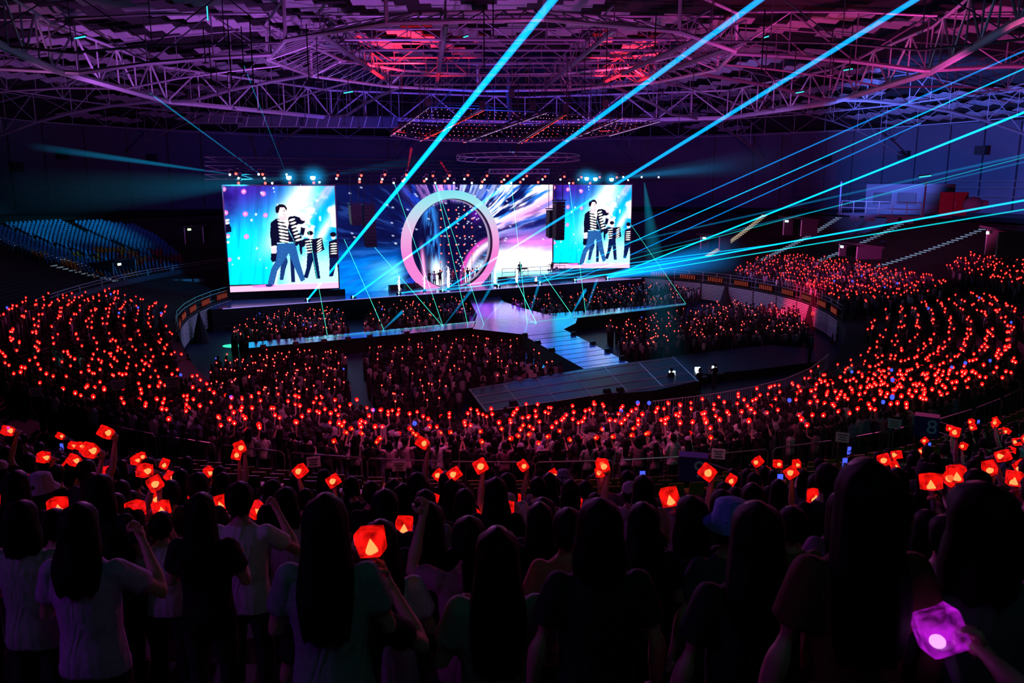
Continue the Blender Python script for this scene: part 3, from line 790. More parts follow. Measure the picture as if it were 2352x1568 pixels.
def to_lin(img):
    c = np.clip(img / 255.0, 0, 1); return np.where(c <= 0.04045, c / 12.92, ((c + 0.055) / 1.055) ** 2.4)

def paint_closeup(nx=250, ny=236):
    u, v = np.meshgrid(np.linspace(0, 1, nx), np.linspace(0, 1, ny))
    X = 160 + 62 * v + u * (1158 - 25 * v); Y = 207 + v * 1111
    img = np.zeros((ny, nx, 3))
    base = lay(np.zeros((ny, nx, 3)) + np.array((55, 30, 150.)), sstep(0.0, 0.52, v + 0.3 * (u - 0.2)), (0, 205, 255))
    base = lay(base, sstep(0.30, 0.75, u) * (1 - 0.5 * v), (0, 165, 255))
    st = fbm(u * 26 + v * 2.5, v * 2.2, 3)                                   # vertical rain streaks
    base = base * (0.72 + 0.62 * st[..., None])
    base = lay(base, 0.75 * sstep(0.55, 0.85, fbm(u * 5, v * 5, 9)) * (1 - sstep(0.1, 0.45, v)) * (1 - sstep(0.2, 0.5, u)), (25, 8, 95))
    dia = u * 0.8 + v * 0.95                                                 # white sweeps from the top towards the middle
    s1 = np.exp(-((u + 0.55 * v - 0.70 - 0.05 * fbm(u * 6, v * 6, 4)) / 0.135) ** 2) * (1 - sstep(0.42, 0.8, v))
    base = lay(base, 0.98 * s1, (250, 252, 255))
    s1b = np.exp(-((u + 0.75 * v - 0.97) / 0.05) ** 2) * (1 - sstep(0.25, 0.6, v)) * fbm(u * 14 + 10 * v, v * 4, 5)
    base = lay(base, 1.2 * s1b, (255, 190, 235))
    s2 = np.exp(-((u + 0.55 * v - 1.12) / 0.05) ** 2) * (0.4 + fbm(u * 10, v * 10, 7)) * sstep(0.05, 0.3, v)
    base = lay(base, 0.95 * s2, (225, 248, 255))
    cl = sstep(0.45, 0.62, fbm(u * 7 + 2, v * 9, 12)) * ellm(u, v, 0.88, 0.42, 0.34, 0.26, 0.5, 0.6) * 1.2
    base = lay(base, cl, (250, 252, 255))
    base = lay(base, 0.9 * sstep(0.45, 0.8, v) * sstep(0.34, 0.55, u), (200, 252, 252))
    rays = np.exp(-((u - 0.38 - 0.25 * (1 - v)) / 0.035) ** 2) * sstep(0.6, 0.8, v); base = lay(base, 0.9 * rays, (245, 250, 255))
    img = base
    for (x, y, r) in [(165, 240, 26), (367, 265, 26), (566, 288, 26), (183, 482, 26), (381, 497, 27), (586, 512, 24), (200, 725, 24), (390, 733, 26), (216, 972, 22)]:
        img = lay(img, ellm(X, Y, x, y, r, r, 0, 0.25), (255, 120, 200)); img = lay(img, 0.8 * ellm(X, Y, x, y, r * 0.4, r * 0.4, 0, 0.5), (255, 215, 240))
    rr = np.random.default_rng(5)
    for _ in range(34): 
        x, y, r = rr.uniform(230, 1330), rr.uniform(230, 1080), rr.uniform(6, 13); img = lay(img, 0.9 * ellm(X, Y, x, y, r, r * 1.2, 0, 0.5), (225, 250, 255))
    navy = (10, 9, 40); jean = (34, 84, 150); skin = (255, 205, 215)
    P = lambda img, poly, col: lay(img, polymask(X, Y, poly), col)
    # dancers behind
    img = P(img, [(740, 1040), (800, 950), (815, 1010), (790, 1090), (765, 1205), (728, 1205)], (22, 50, 110)); img = P(img, [(838, 950), (880, 1060), (892, 1235), (850, 1235)], (14, 26, 80))
    img = P(img, [(930, 800), (1000, 765), (1090, 772), (1180, 760), (1195, 850), (1205, 890), (1115, 935), (1020, 935), (1010, 835), (968, 862), (965, 945), (945, 930)], navy)
    img = P(img, [(1020, 920), (1120, 920), (1140, 1060), (1158, 1205), (1112, 1205), (1080, 1010), (1022, 1200), (978, 1190), (1010, 1080)], (9, 22, 70))
    img = lay(img, ellm(X, Y, 1056, 742, 24, 34), skin); img = lay(img, ellm(X, Y, 1052, 708, 32, 24), (14, 8, 30))
    for k in range(5): img = lay(img, ellm(X, Y, 1035, 795 + k * 30, 40, 7, -0.1), (235, 235, 225)); img = lay(img, ellm(X, Y, 1150, 790 + k * 28, 34, 7, -0.6), (235, 235, 225))
    img = P(img, [(1252, 805), (1335, 775), (1356, 800), (1356, 990), (1252, 985)], navy); img = P(img, [(1258, 980), (1356, 985), (1358, 1205), (1335, 1030), (1296, 1185), (1252, 1190)], (9, 22, 70))
    img = lay(img, ellm(X, Y, 1302, 752, 22, 32), skin); img = lay(img, ellm(X, Y, 1300, 728, 34, 26), (14, 8, 30))
    for k in range(5): img = lay(img, ellm(X, Y, 1305, 828 + k * 27, 38, 7, -0.05), (235, 235, 225))
    img = P(img, [(160, 560), (205, 570), (240, 640), (238, 680), (185, 690)], navy)
    for y in (560, 590, 735, 790): img = lay(img, ellm(X, Y, 195, y, 26, 12, -0.2), (240, 240, 235))
    # lead figure: legs, jacket, braid, arms, head
    img = P(img, [(700, 815), (850, 815), (838, 900), (750, 1040), (705, 1105), (665, 1270), (600, 1255), (640, 1085), (690, 990)], jean)
    img = P(img, [(815, 815), (895, 815), (935, 1000), (995, 1215), (950, 1235), (885, 1080), (830, 940)], jean)
    for k in range(9):
        img = lay(img, 0.12 * ellm(X, Y, 770 - k * 14, 860 + k * 42, 26, 7, 0.5), (80, 150, 215)); img = lay(img, 0.12 * ellm(X, Y, 860 + k * 13, 850 + k * 40, 22, 6, -0.5), (12, 34, 90))
    img = P(img, [(640, 590), (690, 552), (745, 545), (800, 590), (830, 530), (890, 522), (1005, 560), (990, 608), (920, 612), (905, 650), (965, 750), (950, 800), (905, 848), (870, 800), (700, 805), (712, 840), (645, 842), (632, 700)], navy)
    img = P(img, [(742, 550), (770, 590), (815, 650), (830, 600), (812, 530), (770, 535)], (255, 225, 230))
    img = P(img, [(815, 640), (905, 840), (880, 790), (835, 700)], (120, 220, 255))
    for k in range(7):
        y = 575 + k * 36; img = lay(img, ellm(X, Y, 752 + 6 * k * 0.6, y, 46, 12, 0.28), (240, 240, 228)); img = lay(img, ellm(X, Y, 800 + 2 * k, y + 8, 16, 10, 0), (240, 240, 228))
        img = lay(img, ellm(X, Y, 862 + 11 * k, y - 12, 34, 11, -0.3), (240, 240, 228)); img = lay(img, ellm(X, Y, 770 + 4 * k, y + 16, 30, 5, 0.2), (20, 16, 50))
    img = P(img, [(955, 640), (1002, 655), (985, 732), (945, 722)], navy); img = lay(img, ellm(X, Y, 985, 625, 14, 28, 0.3), (235, 235, 230))
    img = P(img, [(720, 480), (800, 470), (805, 555), (770, 580), (728, 552)], (255, 195, 205))
    img = lay(img, ellm(X, Y, 758, 470, 46, 58, 0.2), (255, 222, 226))
    img = P(img, [(688, 470), (692, 425), (735, 396), (785, 403), (812, 440), (806, 470), (780, 432), (738, 432), (722, 488), (702, 492)], (18, 8, 30))
    img = lay(img, ellm(X, Y, 782, 468, 10, 5), (60, 20, 50)); img = lay(img, ellm(X, Y, 775, 505, 9, 4), (200, 60, 90))
    img = lay(img, ellm(X, Y, 978, 548, 34, 26, 0.6), (255, 205, 215)); img = lay(img, ellm(X, Y, 948, 515, 9, 26, -0.6), (255, 205, 215))
    img = lay(img, ellm(X, Y, 668, 850, 34, 14, -0.2), (235, 235, 230)); img = lay(img, ellm(X, Y, 672, 890, 28, 34), (255, 200, 210))
    img = P(img, [(640, 920), (700, 920), (690, 1000), (655, 1012), (636, 985)], navy)
    # floor of the live picture
    img = lay(img, (Y > 1238 + 0.02 * (X - 220)) * (Y < 1262 - 0.01 * X) * (X < 600) * 1.0, (4, 2, 20))
    img = lay(img, sstep(1246, 1262, Y) * 1.0, (255, 178, 225)); img = lay(img, ellm(X, Y, 560, 1265, 120, 14), (255, 120, 210))
    img = lay(img, ellm(X, Y, 618, 1262, 38, 14), (30, 40, 110))
    return img

def paint_wide(nx=400, ny=190):
    # where each point of the wall lies when seen from the seats, so that the light bursts out from behind the ring
    x = np.zeros((ny, nx)); y = np.zeros((ny, nx)); zt_, zb_ = HC + 0.05, ZB_SCREEN - 1.3
    for i in range(nx):
        q = cA.lerp(cB, i / (nx - 1)); a, c = project((q.x, q.y, zt_)), project((q.x, q.y, zb_)); f = np.linspace(0, 1, ny)
        x[:, i] = a[0] + (c[0] - a[0]) * f; y[:, i] = a[1] + (c[1] - a[1]) * f
    dx, dy = x - 1037, y - 565; r = np.hypot(dx, dy); a = np.arctan2(-dy, dx)        # a: 0 right, pi/2 up
    st = fbm(a * 15, np.log(r + 8) * 3.2, 21); st2 = fbm(a * 34 + 3, np.log(r + 8) * 4.0, 31); blob = fbm(x / 42, y / 42, 44)
    img = np.zeros((ny, nx, 3)) + np.array((10, 12, 70.))
    img = lay(img, 0.85 * sstep(0.42, 0.70, st), (24, 60, 190))
    left = sstep(0, 1, np.clip((925 - x) / 40, 0, 1))
    up = np.exp(-((a - 1.75) / 0.42) ** 2)
    img = lay(img, up * sstep(0.28, 0.6, st2), (225, 150, 250)); img = lay(img, np.exp(-((a - 1.3) / 0.18) ** 2) * sstep(0.4, 0.7, st2), (180, 215, 255))
    ru = np.exp(-((a - 0.62) / 0.34) ** 2)
    img = lay(img, ru * sstep(0.30, 0.55, st), (30, 130, 250)); img = lay(img, np.clip(1.3 * ru, 0, 1) * sstep(0.43, 0.56, st2 * 0.5 + st * 0.5), (255, 235, 252))
    img = lay(img, np.exp(-((a - 0.42) / 0.07) ** 2) * 0.9 * sstep(100, 130, r) * (0.3 + st2), (255, 160, 235))
    rr = np.exp(-((a - 0.06) / 0.16) ** 2) * sstep(115, 140, r)
    img = lay(img, rr * 0.95, (28, 50, 170)); img = lay(img, rr * sstep(0.5, 0.7, blob), (205, 170, 250))
    pk = np.exp(-((y - 556) / 24) ** 2) * sstep(1120, 1190, x)
    img = lay(img, pk * (0.55 + 0.6 * st2), (250, 130, 220))
    wh = sstep(552, 584, y + 16 * (blob - 0.5)) * sstep(1110, 1150, x)
    img = lay(img, wh, (252, 250, 255)); img = lay(img, wh * sstep(612, 632, y) * 0.8, (110, 220, 250))
    # dim left wing with blue strokes
    lw = sstep(940, 905, x) if False else 1 - sstep(905, 945, x)
    img = lay(img, lw * 0.85, (7, 10, 55)); img = lay(img, lw * sstep(540, 615, y) * (0.45 + 0.8 * fbm(a * 24, r / 45, 51)), (0, 125, 240))
    img = lay(img, lw * sstep(0.60, 0.76, fbm(a * 26, r / 60, 61)) * 0.35, (60, 120, 225)); img = lay(img, lw * sstep(585, 620, y) * sstep(820, 920, x) * (0.5 + 0.6 * st2), (120, 235, 255))
    # tunnel inside the ring
    ins = 1 - sstep(96, 112, r * np.where(dx > 0, 1.0, 1.0))
    img = lay(img, ins * 0.97, (9, 6, 48))
    bl = np.exp(-((x - (985 + (y - 480) * 0.14)) / 17) ** 2); img = lay(img, ins * bl * sstep(0.30, 0.6, fbm(x / 5, y / 38, 71)), (50, 150, 250))
    img = lay(img, ins * bl * sstep(575, 620, y), (250, 252, 255)); img = lay(img, ins * np.exp(-((x - (968 + (y - 560) * 0.10)) / 5) ** 2) * sstep(540, 600, y), (255, 150, 215))
    rc = np.hypot(x - 1165, y - 640); img = lay(img, ins * np.exp(-((rc - 92) / 10) ** 2) * sstep(520, 560, y), (255, 215, 245)); img = lay(img, ins * np.exp(-((rc - 104) / 4) ** 2) * sstep(525, 560, y), (235, 60, 190))
    img = lay(img, ins * np.exp(-((rc - 66) / 18) ** 2) * sstep(0.4, 0.6, st2) * 0.9, (60, 160, 250)); img = lay(img, ins * np.exp(-((rc - 70) / 13) ** 2) * sstep(580, 620, y), (248, 250, 255))
    img = lay(img, ins * np.exp(-((x - 1092) / 14) ** 2 - ((y - 492) / 16) ** 2) * 0.9, (90, 20, 150))
    dots = np.random.default_rng(11)
    for _ in range(36):
        px, py = dots.uniform(1050, 1100), dots.uniform(470, 620); img = lay(img, ellm(x, y, px, py, 1.5, 1.3, 0, 0.4), (235, 240, 255))
    for _ in range(50):
        px, py = dots.uniform(785, 1265), dots.uniform(428, 560); img = lay(img, 0.8 * ellm(x, y, px, py, 3.2, 1.5, 0.4, 0.5), (215, 225, 255))
    for px, py, q in ((1105, 428, 6), (985, 470, 5)): img = lay(img, ellm(x, y, px, py, 4, q, 0.4), (240, 230, 255))
    return img
def led_mesh(name, img, corners, m):
    """corners: bl, br, tl, tr as world points; picture row 0 is the top"""
    ny, nx, _ = img.shape
    bl, br, tl, tr = [np.array(c) for c in corners]
    u = np.linspace(0, 1, nx)[None, :, None]; v = np.linspace(0, 1, ny)[:, None, None]
    P = (tl * (1 - u) + tr * u) * (1 - v) + (bl * (1 - u) + br * u) * v
    me = bpy.data.meshes.new(name)
    idx = np.arange(nx * ny).reshape(ny, nx)
    q = np.stack([idx[1:, :-1], idx[1:, 1:], idx[:-1, 1:], idx[:-1, :-1]], -1).reshape(-1, 4)
    me.vertices.add(nx * ny); me.vertices.foreach_set('co', P.reshape(-1))
    me.loops.add(q.size); me.loops.foreach_set('vertex_index', q.reshape(-1).astype(np.int32))
    me.polygons.add(len(q)); me.polygons.foreach_set('loop_start', np.arange(0, q.size, 4).astype(np.int32))
    me.update(calc_edges=True)
    at = me.color_attributes.new('col', 'FLOAT_COLOR', 'POINT')
    c = np.ones((nx * ny, 4), np.float32); c[:, :3] = to_lin(img).reshape(-1, 3); at.data.foreach_set('color', c.reshape(-1))
    me.materials.append(m); me.validate(); return me
led = vcol_mat('led_picture', emit=1.5); led.cycles.emission_sampling = 'NONE'
def screen(name, label, img, A, B, ztop, zbot):
    """A, B plan points of the lower corners as seen from the camera"""
    A, B = Vector(A), Vector(B); d = (B - A); d.z = 0; n = Vector((d.y, -d.x, 0)).normalized()
    t = thing(name, label, 'screen', (A + B) / 2)
    cs = [(A.x, A.y, zbot), (B.x, B.y, zbot), (A.x, A.y, ztop), (B.x, B.y, ztop)]
    link('picture', led_mesh('led_picture', img, cs, led), t)
    R = rz(math.atan2(d.y, d.x)); c = (A + B) / 2
    board('cabinet', Vector((c.x, c.y, (ztop + zbot) / 2)) - n * 0.30, (d.length + 0.25, 0.5, ztop - zbot + 0.25), M['black'], t, R)
    return t, n
close = paint_closeup()
sA, sB = atz(529, 671, ZB_SCREEN), atz(778, 661, ZB_SCREEN)
screen('led_screen', 'tall LED screen with three jacketed dancers, standing apart beside the empty seats', close, sA, sB, HC - 0.08, ZB_SCREEN)
rA, rB = atz(1271, 616, ZB_SCREEN), atz(1446, 615, ZB_SCREEN)
screen('led_screen', 'smaller LED screen with jacketed dancers on the side where the beams fan out', close, rA, rB, HC + 0.02, ZB_SCREEN)
cA, cB = atz(779, 661, ZB_SCREEN) + en * 0.8, atz(1271, 616, ZB_SCREEN) + en * 0.8
cA = cA + (cA - cB).normalized() * 0.6; cB = cB + (cB - cA).normalized() * 0.5
screen('led_wall', 'wide LED wall with streaking purple, blue and white light behind the ring', paint_wide(), cA, cB, HC + 0.05, ZB_SCREEN - 1.3)
# dark wall below the tall screen
b = MB(); c = (sA + sB) / 2; d = sB - sA
board('stage_apron', Vector((c.x, c.y, 1.3)) + en * 0.4, (d.length + 1.5, 0.4, 2.8), M['black'], tag(thing('screen_plinth', 'black draped plinth under the tall LED screen', 'plinth', (c.x, c.y, 0)), None), rz(math.atan2(d.y, d.x)))

# ---------------------------------------------------------------- the ring
rc0 = atD(1037, 560, 89.5)
def ring_mat():
    m = bpy.data.materials.new('ring_glow'); m.use_nodes = True; nt = m.node_tree; nt.nodes.remove(nt.nodes['Principled BSDF'])
    tc = nt.nodes.new('ShaderNodeTexCoord'); sx = nt.nodes.new('ShaderNodeSeparateXYZ'); mr = nt.nodes.new('ShaderNodeMapRange'); rp_ = nt.nodes.new('ShaderNodeValToRGB'); e = nt.nodes.new('ShaderNodeEmission')
    mr.inputs[1].default_value = -6; mr.inputs[2].default_value = 6
    cr = rp_.color_ramp; cr.elements[0].position = 0.0; cr.elements[0].color = (1.0, 0.27, 0.75, 1); cr.elements[1].position = 1.0; cr.elements[1].color = (0.22, 0.83, 0.95, 1)
    for p, c in ((0.40, (1.0, 0.25, 0.76, 1)), (0.62, (0.90, 0.48, 0.85, 1)), (0.76, (0.62, 0.72, 0.9, 1)), (0.9, (0.36, 0.84, 0.93, 1))):
        el = cr.elements.new(p); el.color = c
    nt.links.new(tc.outputs['Object'], sx.inputs[0]); nt.links.new(sx.outputs['Z'], mr.inputs[0]); nt.links.new(mr.outputs[0], rp_.inputs[0]); nt.links.new(rp_.outputs[0], e.inputs[0])
    e.inputs[1].default_value = 0.95; nt.links.new(e.outputs[0], nt.nodes['Material Output'].inputs[0]); return m
RM = ring_mat()
t = thing('light_ring', 'giant glowing ring arch, pale cyan above and pink below, at centre stage', 'ring arch', (rc0.x, rc0.y, ZS - 1.2))
RING_RO, RING_RI, RING_D = 5.9, 4.95, 0.9
def ring_part(name, profile, m, n=72):
    vs = []; fs = []; k = len(profile)
    for i in range(n):
        a = 2 * PI * i / n
        for (r, y) in profile: vs.append((r * math.cos(a), y, r * math.sin(a)))
    for i in range(n):
        j = (i + 1) % n
        for q in range(k): fs.append((i * k + q, i * k + (q + 1) % k, j * k + (q + 1) % k, j * k + q))
    me = MB(); me.add(vs, fs, m)
    return link(name, me.mesh(name), t, Matrix.Translation(rc0) @ rz(SL).to_4x4())
h = RING_D / 2
ring_part('ring_face', [(RING_RI + 0.05, -h), (RING_RO - 0.05, -h), (RING_RO, -h + 0.06), (RING_RO, h), (RING_RI + 0.1, h), (RING_RI + 0.1, -h + 0.05)], RM)
ring_part('inner_rim', [(RING_RI - 0.02, -h + 0.02), (RING_RI + 0.05, -h + 0.02), (RING_RI + 0.05, h + 0.02), (RING_RI - 0.02, h + 0.02)], M['wall'])
ring_part('inner_light_line', [(RING_RI - 0.075, 0.0), (RING_RI - 0.035, 0.0), (RING_RI - 0.035, h), (RING_RI - 0.075, h)], emis('ring_inner_line', (0.8, 0.6, 1.0), 0.5, 'NONE'))
# red lamp grid hanging inside the ring
g0 = atD(1030, 545, 90.6)
t = thing('lamp_grid', 'grid of small red lamps hanging in rows inside the glowing ring', 'lamp grid', g0)
lm = MB(); lm.ell((0, 0, 0), (0.10, 0.10, 0.09), M['lamp_red'], 8, 5); lmesh = lm.mesh('grid_lamp')
for r in range(8):
    for c in range(7):
        px, py = 976 + c * 18 + (r % 2) * 1.5, 482 + r * 20
        if (px - 1035) ** 2 + (py - 558) ** 2 > 92 ** 2: continue
        p = atD(px, py, 90.6); link('lamp', lmesh, t, Matrix.Translation(p))
for c in range(7):
    p, q = atD(976 + c * 18, 478, 90.7), atD(976 + c * 18, 640, 90.7); bar('cable', p, q, 0.02, M['black'], t, 4)

# ---------------------------------------------------------------- runway, arms, hub and front platform
ZR = 1.2; RUNPOLYS = []
def px_poly(l, z): return [atz(x, y, z) for x, y in l]
def platform(name, label, pxs, z, top, cuts=0, side=None):
    t = thing(name, label, 'runway', atz(*pxs[0], 0))
    poly = px_poly(pxs, z); RUNPOLYS.append([(q.x, q.y) for q in poly]); b = MB(); b.prism(poly, 0.0, z, top, side or M['black']); b.build('deck', t)
    return t, poly
platform('runway', 'glossy runway leading from centre stage to the crossing', [(1060, 655), (1150, 655), (1150, 690), (1200, 707), (1245, 719), (1326, 731), (1322, 742), (1294, 756), (1196, 767), (1086, 755), (1096, 722)], ZR, M['deck'])
platform('runway', 'long narrow runway arm reaching toward the empty seats', [(571, 786), (1094, 737), (1088, 752), (571, 799)], ZR, M['deck'])
platform('runway', 'narrow runway arm reaching past the far floor crowd', [(1246, 721), (1574, 695), (1577, 700), (1494, 711), (1326, 730)], ZR, M['deck'])
platform('runway', 'wide glossy runway slanting toward the front platform', [(1197, 767), (1295, 756), (1446, 833), (1342, 847)], ZR, M['deck'])
tp, poly = platform('front_platform', 'broad dark platform with pale seams at the near end of the runway', [(1075, 893), (1341, 847), (1446, 832), (1548, 819), (1592, 842), (1606, 874), (1500, 897), (1360, 908), (1115, 947)], ZR - 0.01, M['matte'])
seam = mat('seam_aluminium', (0.6, 0.65, 0.7), 0.4, 0.1, noise=0.1)
for f in np.linspace(0.0, 1.0, 7):
    A = Vector(atz(1078 + (1545 - 1078) * f, 893 + (819 - 893) * f, ZR)); B = Vector(atz(1118 + (1604 - 1118) * f, 945 + (876 - 945) * f, ZR))
    bar('seam', A, B, 0.022, seam, tp, 4)
for f in (0.03, 0.33, 0.66, 0.97):
    A = Vector(atz(1076 + 40 * f, 893 + 53 * f, ZR)); B = Vector(atz(1548 + 55 * f, 820 + 55 * f, ZR)); bar('seam', A, B, 0.022, seam, tp, 4)
platform('side_platform', 'low dark empty platform beyond the front platform', [(1455, 835), (1560, 815), (1770, 792), (1860, 800), (1895, 828), (1720, 850), (1600, 860)], 0.6, M['matte'])
# joints of the runway boards
tj = thing('runway_joints', 'fine seams crossing the slanting runway', 'seam', atz(1300, 800, 0))
for k in range(9):
    f = (k + 0.5) / 9; A = atz(1197 + 145 * f, 767 + 80 * f, ZR + 0.004); B = atz(1295 + 150 * f, 756 + 76 * f, ZR + 0.004); bar('joint', A, B, 0.012, M['black'], tj, 4)
for k in range(12):
    f = k / 12; A = atz(571 + 520 * f, 786 - 49 * f, ZR + 0.004); B = atz(571 + 518 * f, 799 - 47 * f, ZR + 0.004); bar('joint', A, B, 0.012, M['black'], tj, 4)
# small black monitors and lit floor lamps along the runway
wb_ = MB(); wb_.add([(-.35, -.25, 0), (.35, -.25, 0), (.35, .25, 0), (-.35, .25, 0), (-.33, -.02, .4), (.33, -.02, .4), (.33, .24, .4), (-.33, .24, .4)], [(3, 2, 1, 0), (4, 5, 6, 7), (0, 1, 5, 4), (1, 2, 6, 5), (2, 3, 7, 6), (3, 0, 4, 7)], M['black'])
wedge = wb_.mesh('monitor_wedge')
for where, pts in (('along the near edge of the long runway arm', [(605, 799), (680, 792), (745, 786), (800, 781), (850, 776), (935, 768)]), ('on the near edge of the slanting runway', [(1206, 772), (1236, 789), (1268, 806)]), ('on the far edge of the slanting runway', [(1318, 769), (1362, 791), (1396, 808), (1430, 825)]), ('on the near edge of the front platform', [(1180, 930), (1395, 902), (1425, 899)])):
    for i, (px, py) in enumerate(pts):
        p = atz(px, py, ZR); o = link('floor_monitor', wedge, None, Matrix.Translation(p) @ rz(SL).to_4x4() @ Matrix.Scale(0.62, 4))
        tag(o, '%s black wedge monitor %s' % (ORD[i], where), 'monitor', 'runway wedge monitors')
for i, (px, py) in enumerate([(905, 667), (940, 664), (962, 662), (1155, 648), (1210, 646), (1253, 642)]):
    p = atz(px, py, ZS); o = link('floor_monitor', wedge, None, Matrix.Translation(p) @ rz(SL).to_4x4() @ Matrix.Scale(1.5, 4))
    tag(o, '%s black wedge monitor on the front lip of the main stage' % ORD[i], 'monitor', 'stage wedge monitors')

# ---------------------------------------------------------------- spark fountains
for px, y0, y1, wd in ((917, 672, 636, 5), (975, 668, 632, 5), (1030, 664, 612, 9), (1137, 655, 617, 7), (1187, 652, 617, 7), (1231, 650, 636, 4)):
    p = atz(px, y0, ZS); q = atD(px, y1, p.y); H = q.z - p.z; wm = wd / FPX * p.y
    t = thing('spark_fountain', 'white-hot spark fountain %s' % {917: 'at the stage end nearest the tall screen', 975: 'beside the ring foot nearest the tall screen', 1030: 'tallest, in front of the ring', 1137: 'beside the far foot of the ring', 1187: 'standing alone past the ring', 1231: 'shortest, farthest along the stage'}[px], 'firework', p)
    b = MB(); b.tube([p + Vector((0, 0, 0.1)), p + Vector((0, 0, H * 0.35)), p + Vector((0.03, 0, H * 0.8)), p + Vector((0, 0, H))], [wm * 0.30, wm * 0.38, wm * 0.28, wm * 0.08], M['spark'], 8); b.build('jet', t)
    b = MB(); b.box(p + Vector((0, 0, 0.1)), (0.35, 0.35, 0.2), M['black']); b.build('nozzle_box', t)
    sb = MB(); r_ = random.Random(px)
    for k in range(26):
        c = p + Vector((r_.gauss(0, wm * 0.5), r_.gauss(0, 0.1), r_.uniform(0.2, H * 1.05))); sb.box(c, (0.035, 0.035, 0.07), M['spark'])
    tag(sb.build('sparks', t), 'loose bright sparks', kind='stuff')

# ---------------------------------------------------------------- hung loudspeaker arrays
def line_array(px, ytop, ybot, D, label, nbox=9, curve=0.5):
    A = atD(px, ytop, D); Bz = atD(px, ybot, D).z; H = A.z - Bz
    t = thing('line_array', label, 'loudspeaker', (A.x, A.y, Bz))
    for i in range(nbox):
        f = (i + 0.5) / nbox; tilt = 0.35 * f * f
        R = rz(SL) @ Matrix.Rotation(tilt, 3, 'X')
        board('speaker_box', (A.x, A.y + curve * f * f, A.z - H * f), (1.15, 0.75, H / nbox * 0.93), M['black'], t, R)
    board('bumper', (A.x, A.y, A.z + 0.15), (1.3, 0.9, 0.12), M['rig'], t, rz(SL))
    for dx in (-0.4, 0.4): bar('chain', (A.x + dx, A.y, A.z + 0.2), (A.x + dx, A.y, HC + 1.5), 0.035, M['black'], t, 4)
line_array(815, 470, 515, 80, 'short hung loudspeaker array nearer the tall screen')
line_array(846, 470, 566, 82, 'long hung loudspeaker array between the tall screen and the ring', 12)
line_array(1268, 482, 545, 94, 'narrow hung loudspeaker array overlapping the wide LED wall', 8)
line_array(1284, 463, 550, 90, 'large hung loudspeaker array in front of the smaller screen', 11)

# ---------------------------------------------------------------- rig above the screens: trusses with lamps
def on_rig(px, z, off=0.0):
    A = Vector((sA.x, sA.y, z)) - en * (1.6 - off) - ed * 3; B = Vector((rB.x, rB.y, z)) - en * (1.6 - off) + ed * 8
    lo, hi = -0.2, 1.3
    for _ in range(50):
        m = (lo + hi) / 2
        if project(A.lerp(B, m))[0] < px: lo = m
        else: hi = m
    return A.lerp(B, lo)
for k, (z, off) in enumerate(((HC + 1.35, 0.0), (HC + 0.55, 0.3), (HC + 2.2, 2.0))):
    A, B = on_rig(470, z, off), on_rig(1620, z, off); 
    t = thing('lighting_truss', '%s long dark lighting truss above the LED screens' % ('middle', 'lowest', 'highest')[k], 'truss', A, 'stage lighting trusses')
    N = 40
    bar('chord', A, B, 0.05, M['rig'], t); bar('chord', A + Vector((0, 0, 0.45)), B + Vector((0, 0, 0.45)), 0.05, M['rig'], t)
    for i in range(N):
        p, q = A.lerp(B, i / N), A.lerp(B, (i + 1) / N); bar('lacing', p if i % 2 else p + Vector((0, 0, .45)), q + Vector((0, 0, .45)) if i % 2 else q, 0.03, M['rig'], t, 4)
def lamp_mesh(m, r):
    b = MB(); b.tube([(0, 0.25, 0.28), (0, 0.05, 0.22), (0, -0.18, 0.0), (0, -0.24, -0.04)], [0.10, 0.14, r, r * 0.9], M['black'], 10); b.ell((0, -0.26, -0.05), (r, 0.08, r), m, 10, 6)
    b.box((0, 0.12, 0.42), (0.34, 0.1, 0.08), M['rig']); b.box((-0.16, 0.1, 0.26), (0.04, 0.1, 0.34), M['rig']); b.box((0.16, 0.1, 0.26), (0.04, 0.1, 0.34), M['rig'])
    return b.mesh('moving_head_' + m.name)
LR, LW, LC = lamp_mesh(M['lamp_red'], 0.13), lamp_mesh(M['lamp_white'], 0.11), lamp_mesh(M['lamp_cyan'], 0.26)
reds = [(544, 402), (550, 421), (605, 403), (611, 421), (667, 420), (722, 420), (777, 404), (827, 418), (831, 404), (877, 418), (885, 402), (926, 416), (934, 402), (975, 416), (995, 404), (1022, 416), (1033, 403), (1075, 402), (1108, 417), (1119, 403), (1152, 417), (1166, 403), (1195, 418), (1210, 403), (1252, 404), (1236, 418), (1296, 404), (1316, 420), (1335, 405), (1377, 405), (1416, 405), (1355, 420)]
whites = [(530, 404), (550, 411), (596, 403), (609, 411), (627, 421), (660, 403), (735, 419), (774, 411), (827, 412), (879, 412), (930, 412), (980, 411), (1029, 410), (1067, 411), (1113, 412), (1158, 412), (1202, 411), (1246, 411), (1287, 411), (1328, 411), (1442, 412), (1431, 404), (1473, 404), (905, 420), (1000, 420), (1043, 420), (1084, 420), (1174, 420), (1307, 420), (1512, 404)]
cyans = [(665, 409), (720, 409), (1347, 408), (1367, 409), (1404, 410)]
def zrig(py): return HC + (425 - py) / FPX * 84 + 0.05
for (l, me, lab, g) in ((reds, LR, 'small red stage lamp on the trusses above the screens', 'red rig lamps'), (whites, LW, 'small white stage lamp on the trusses above the screens', 'white rig lamps')):
    for px, py in l: tag(link('stage_lamp', me, None, Matrix.Translation(on_rig(px, zrig(py), -0.3))), lab, 'lamp', g)
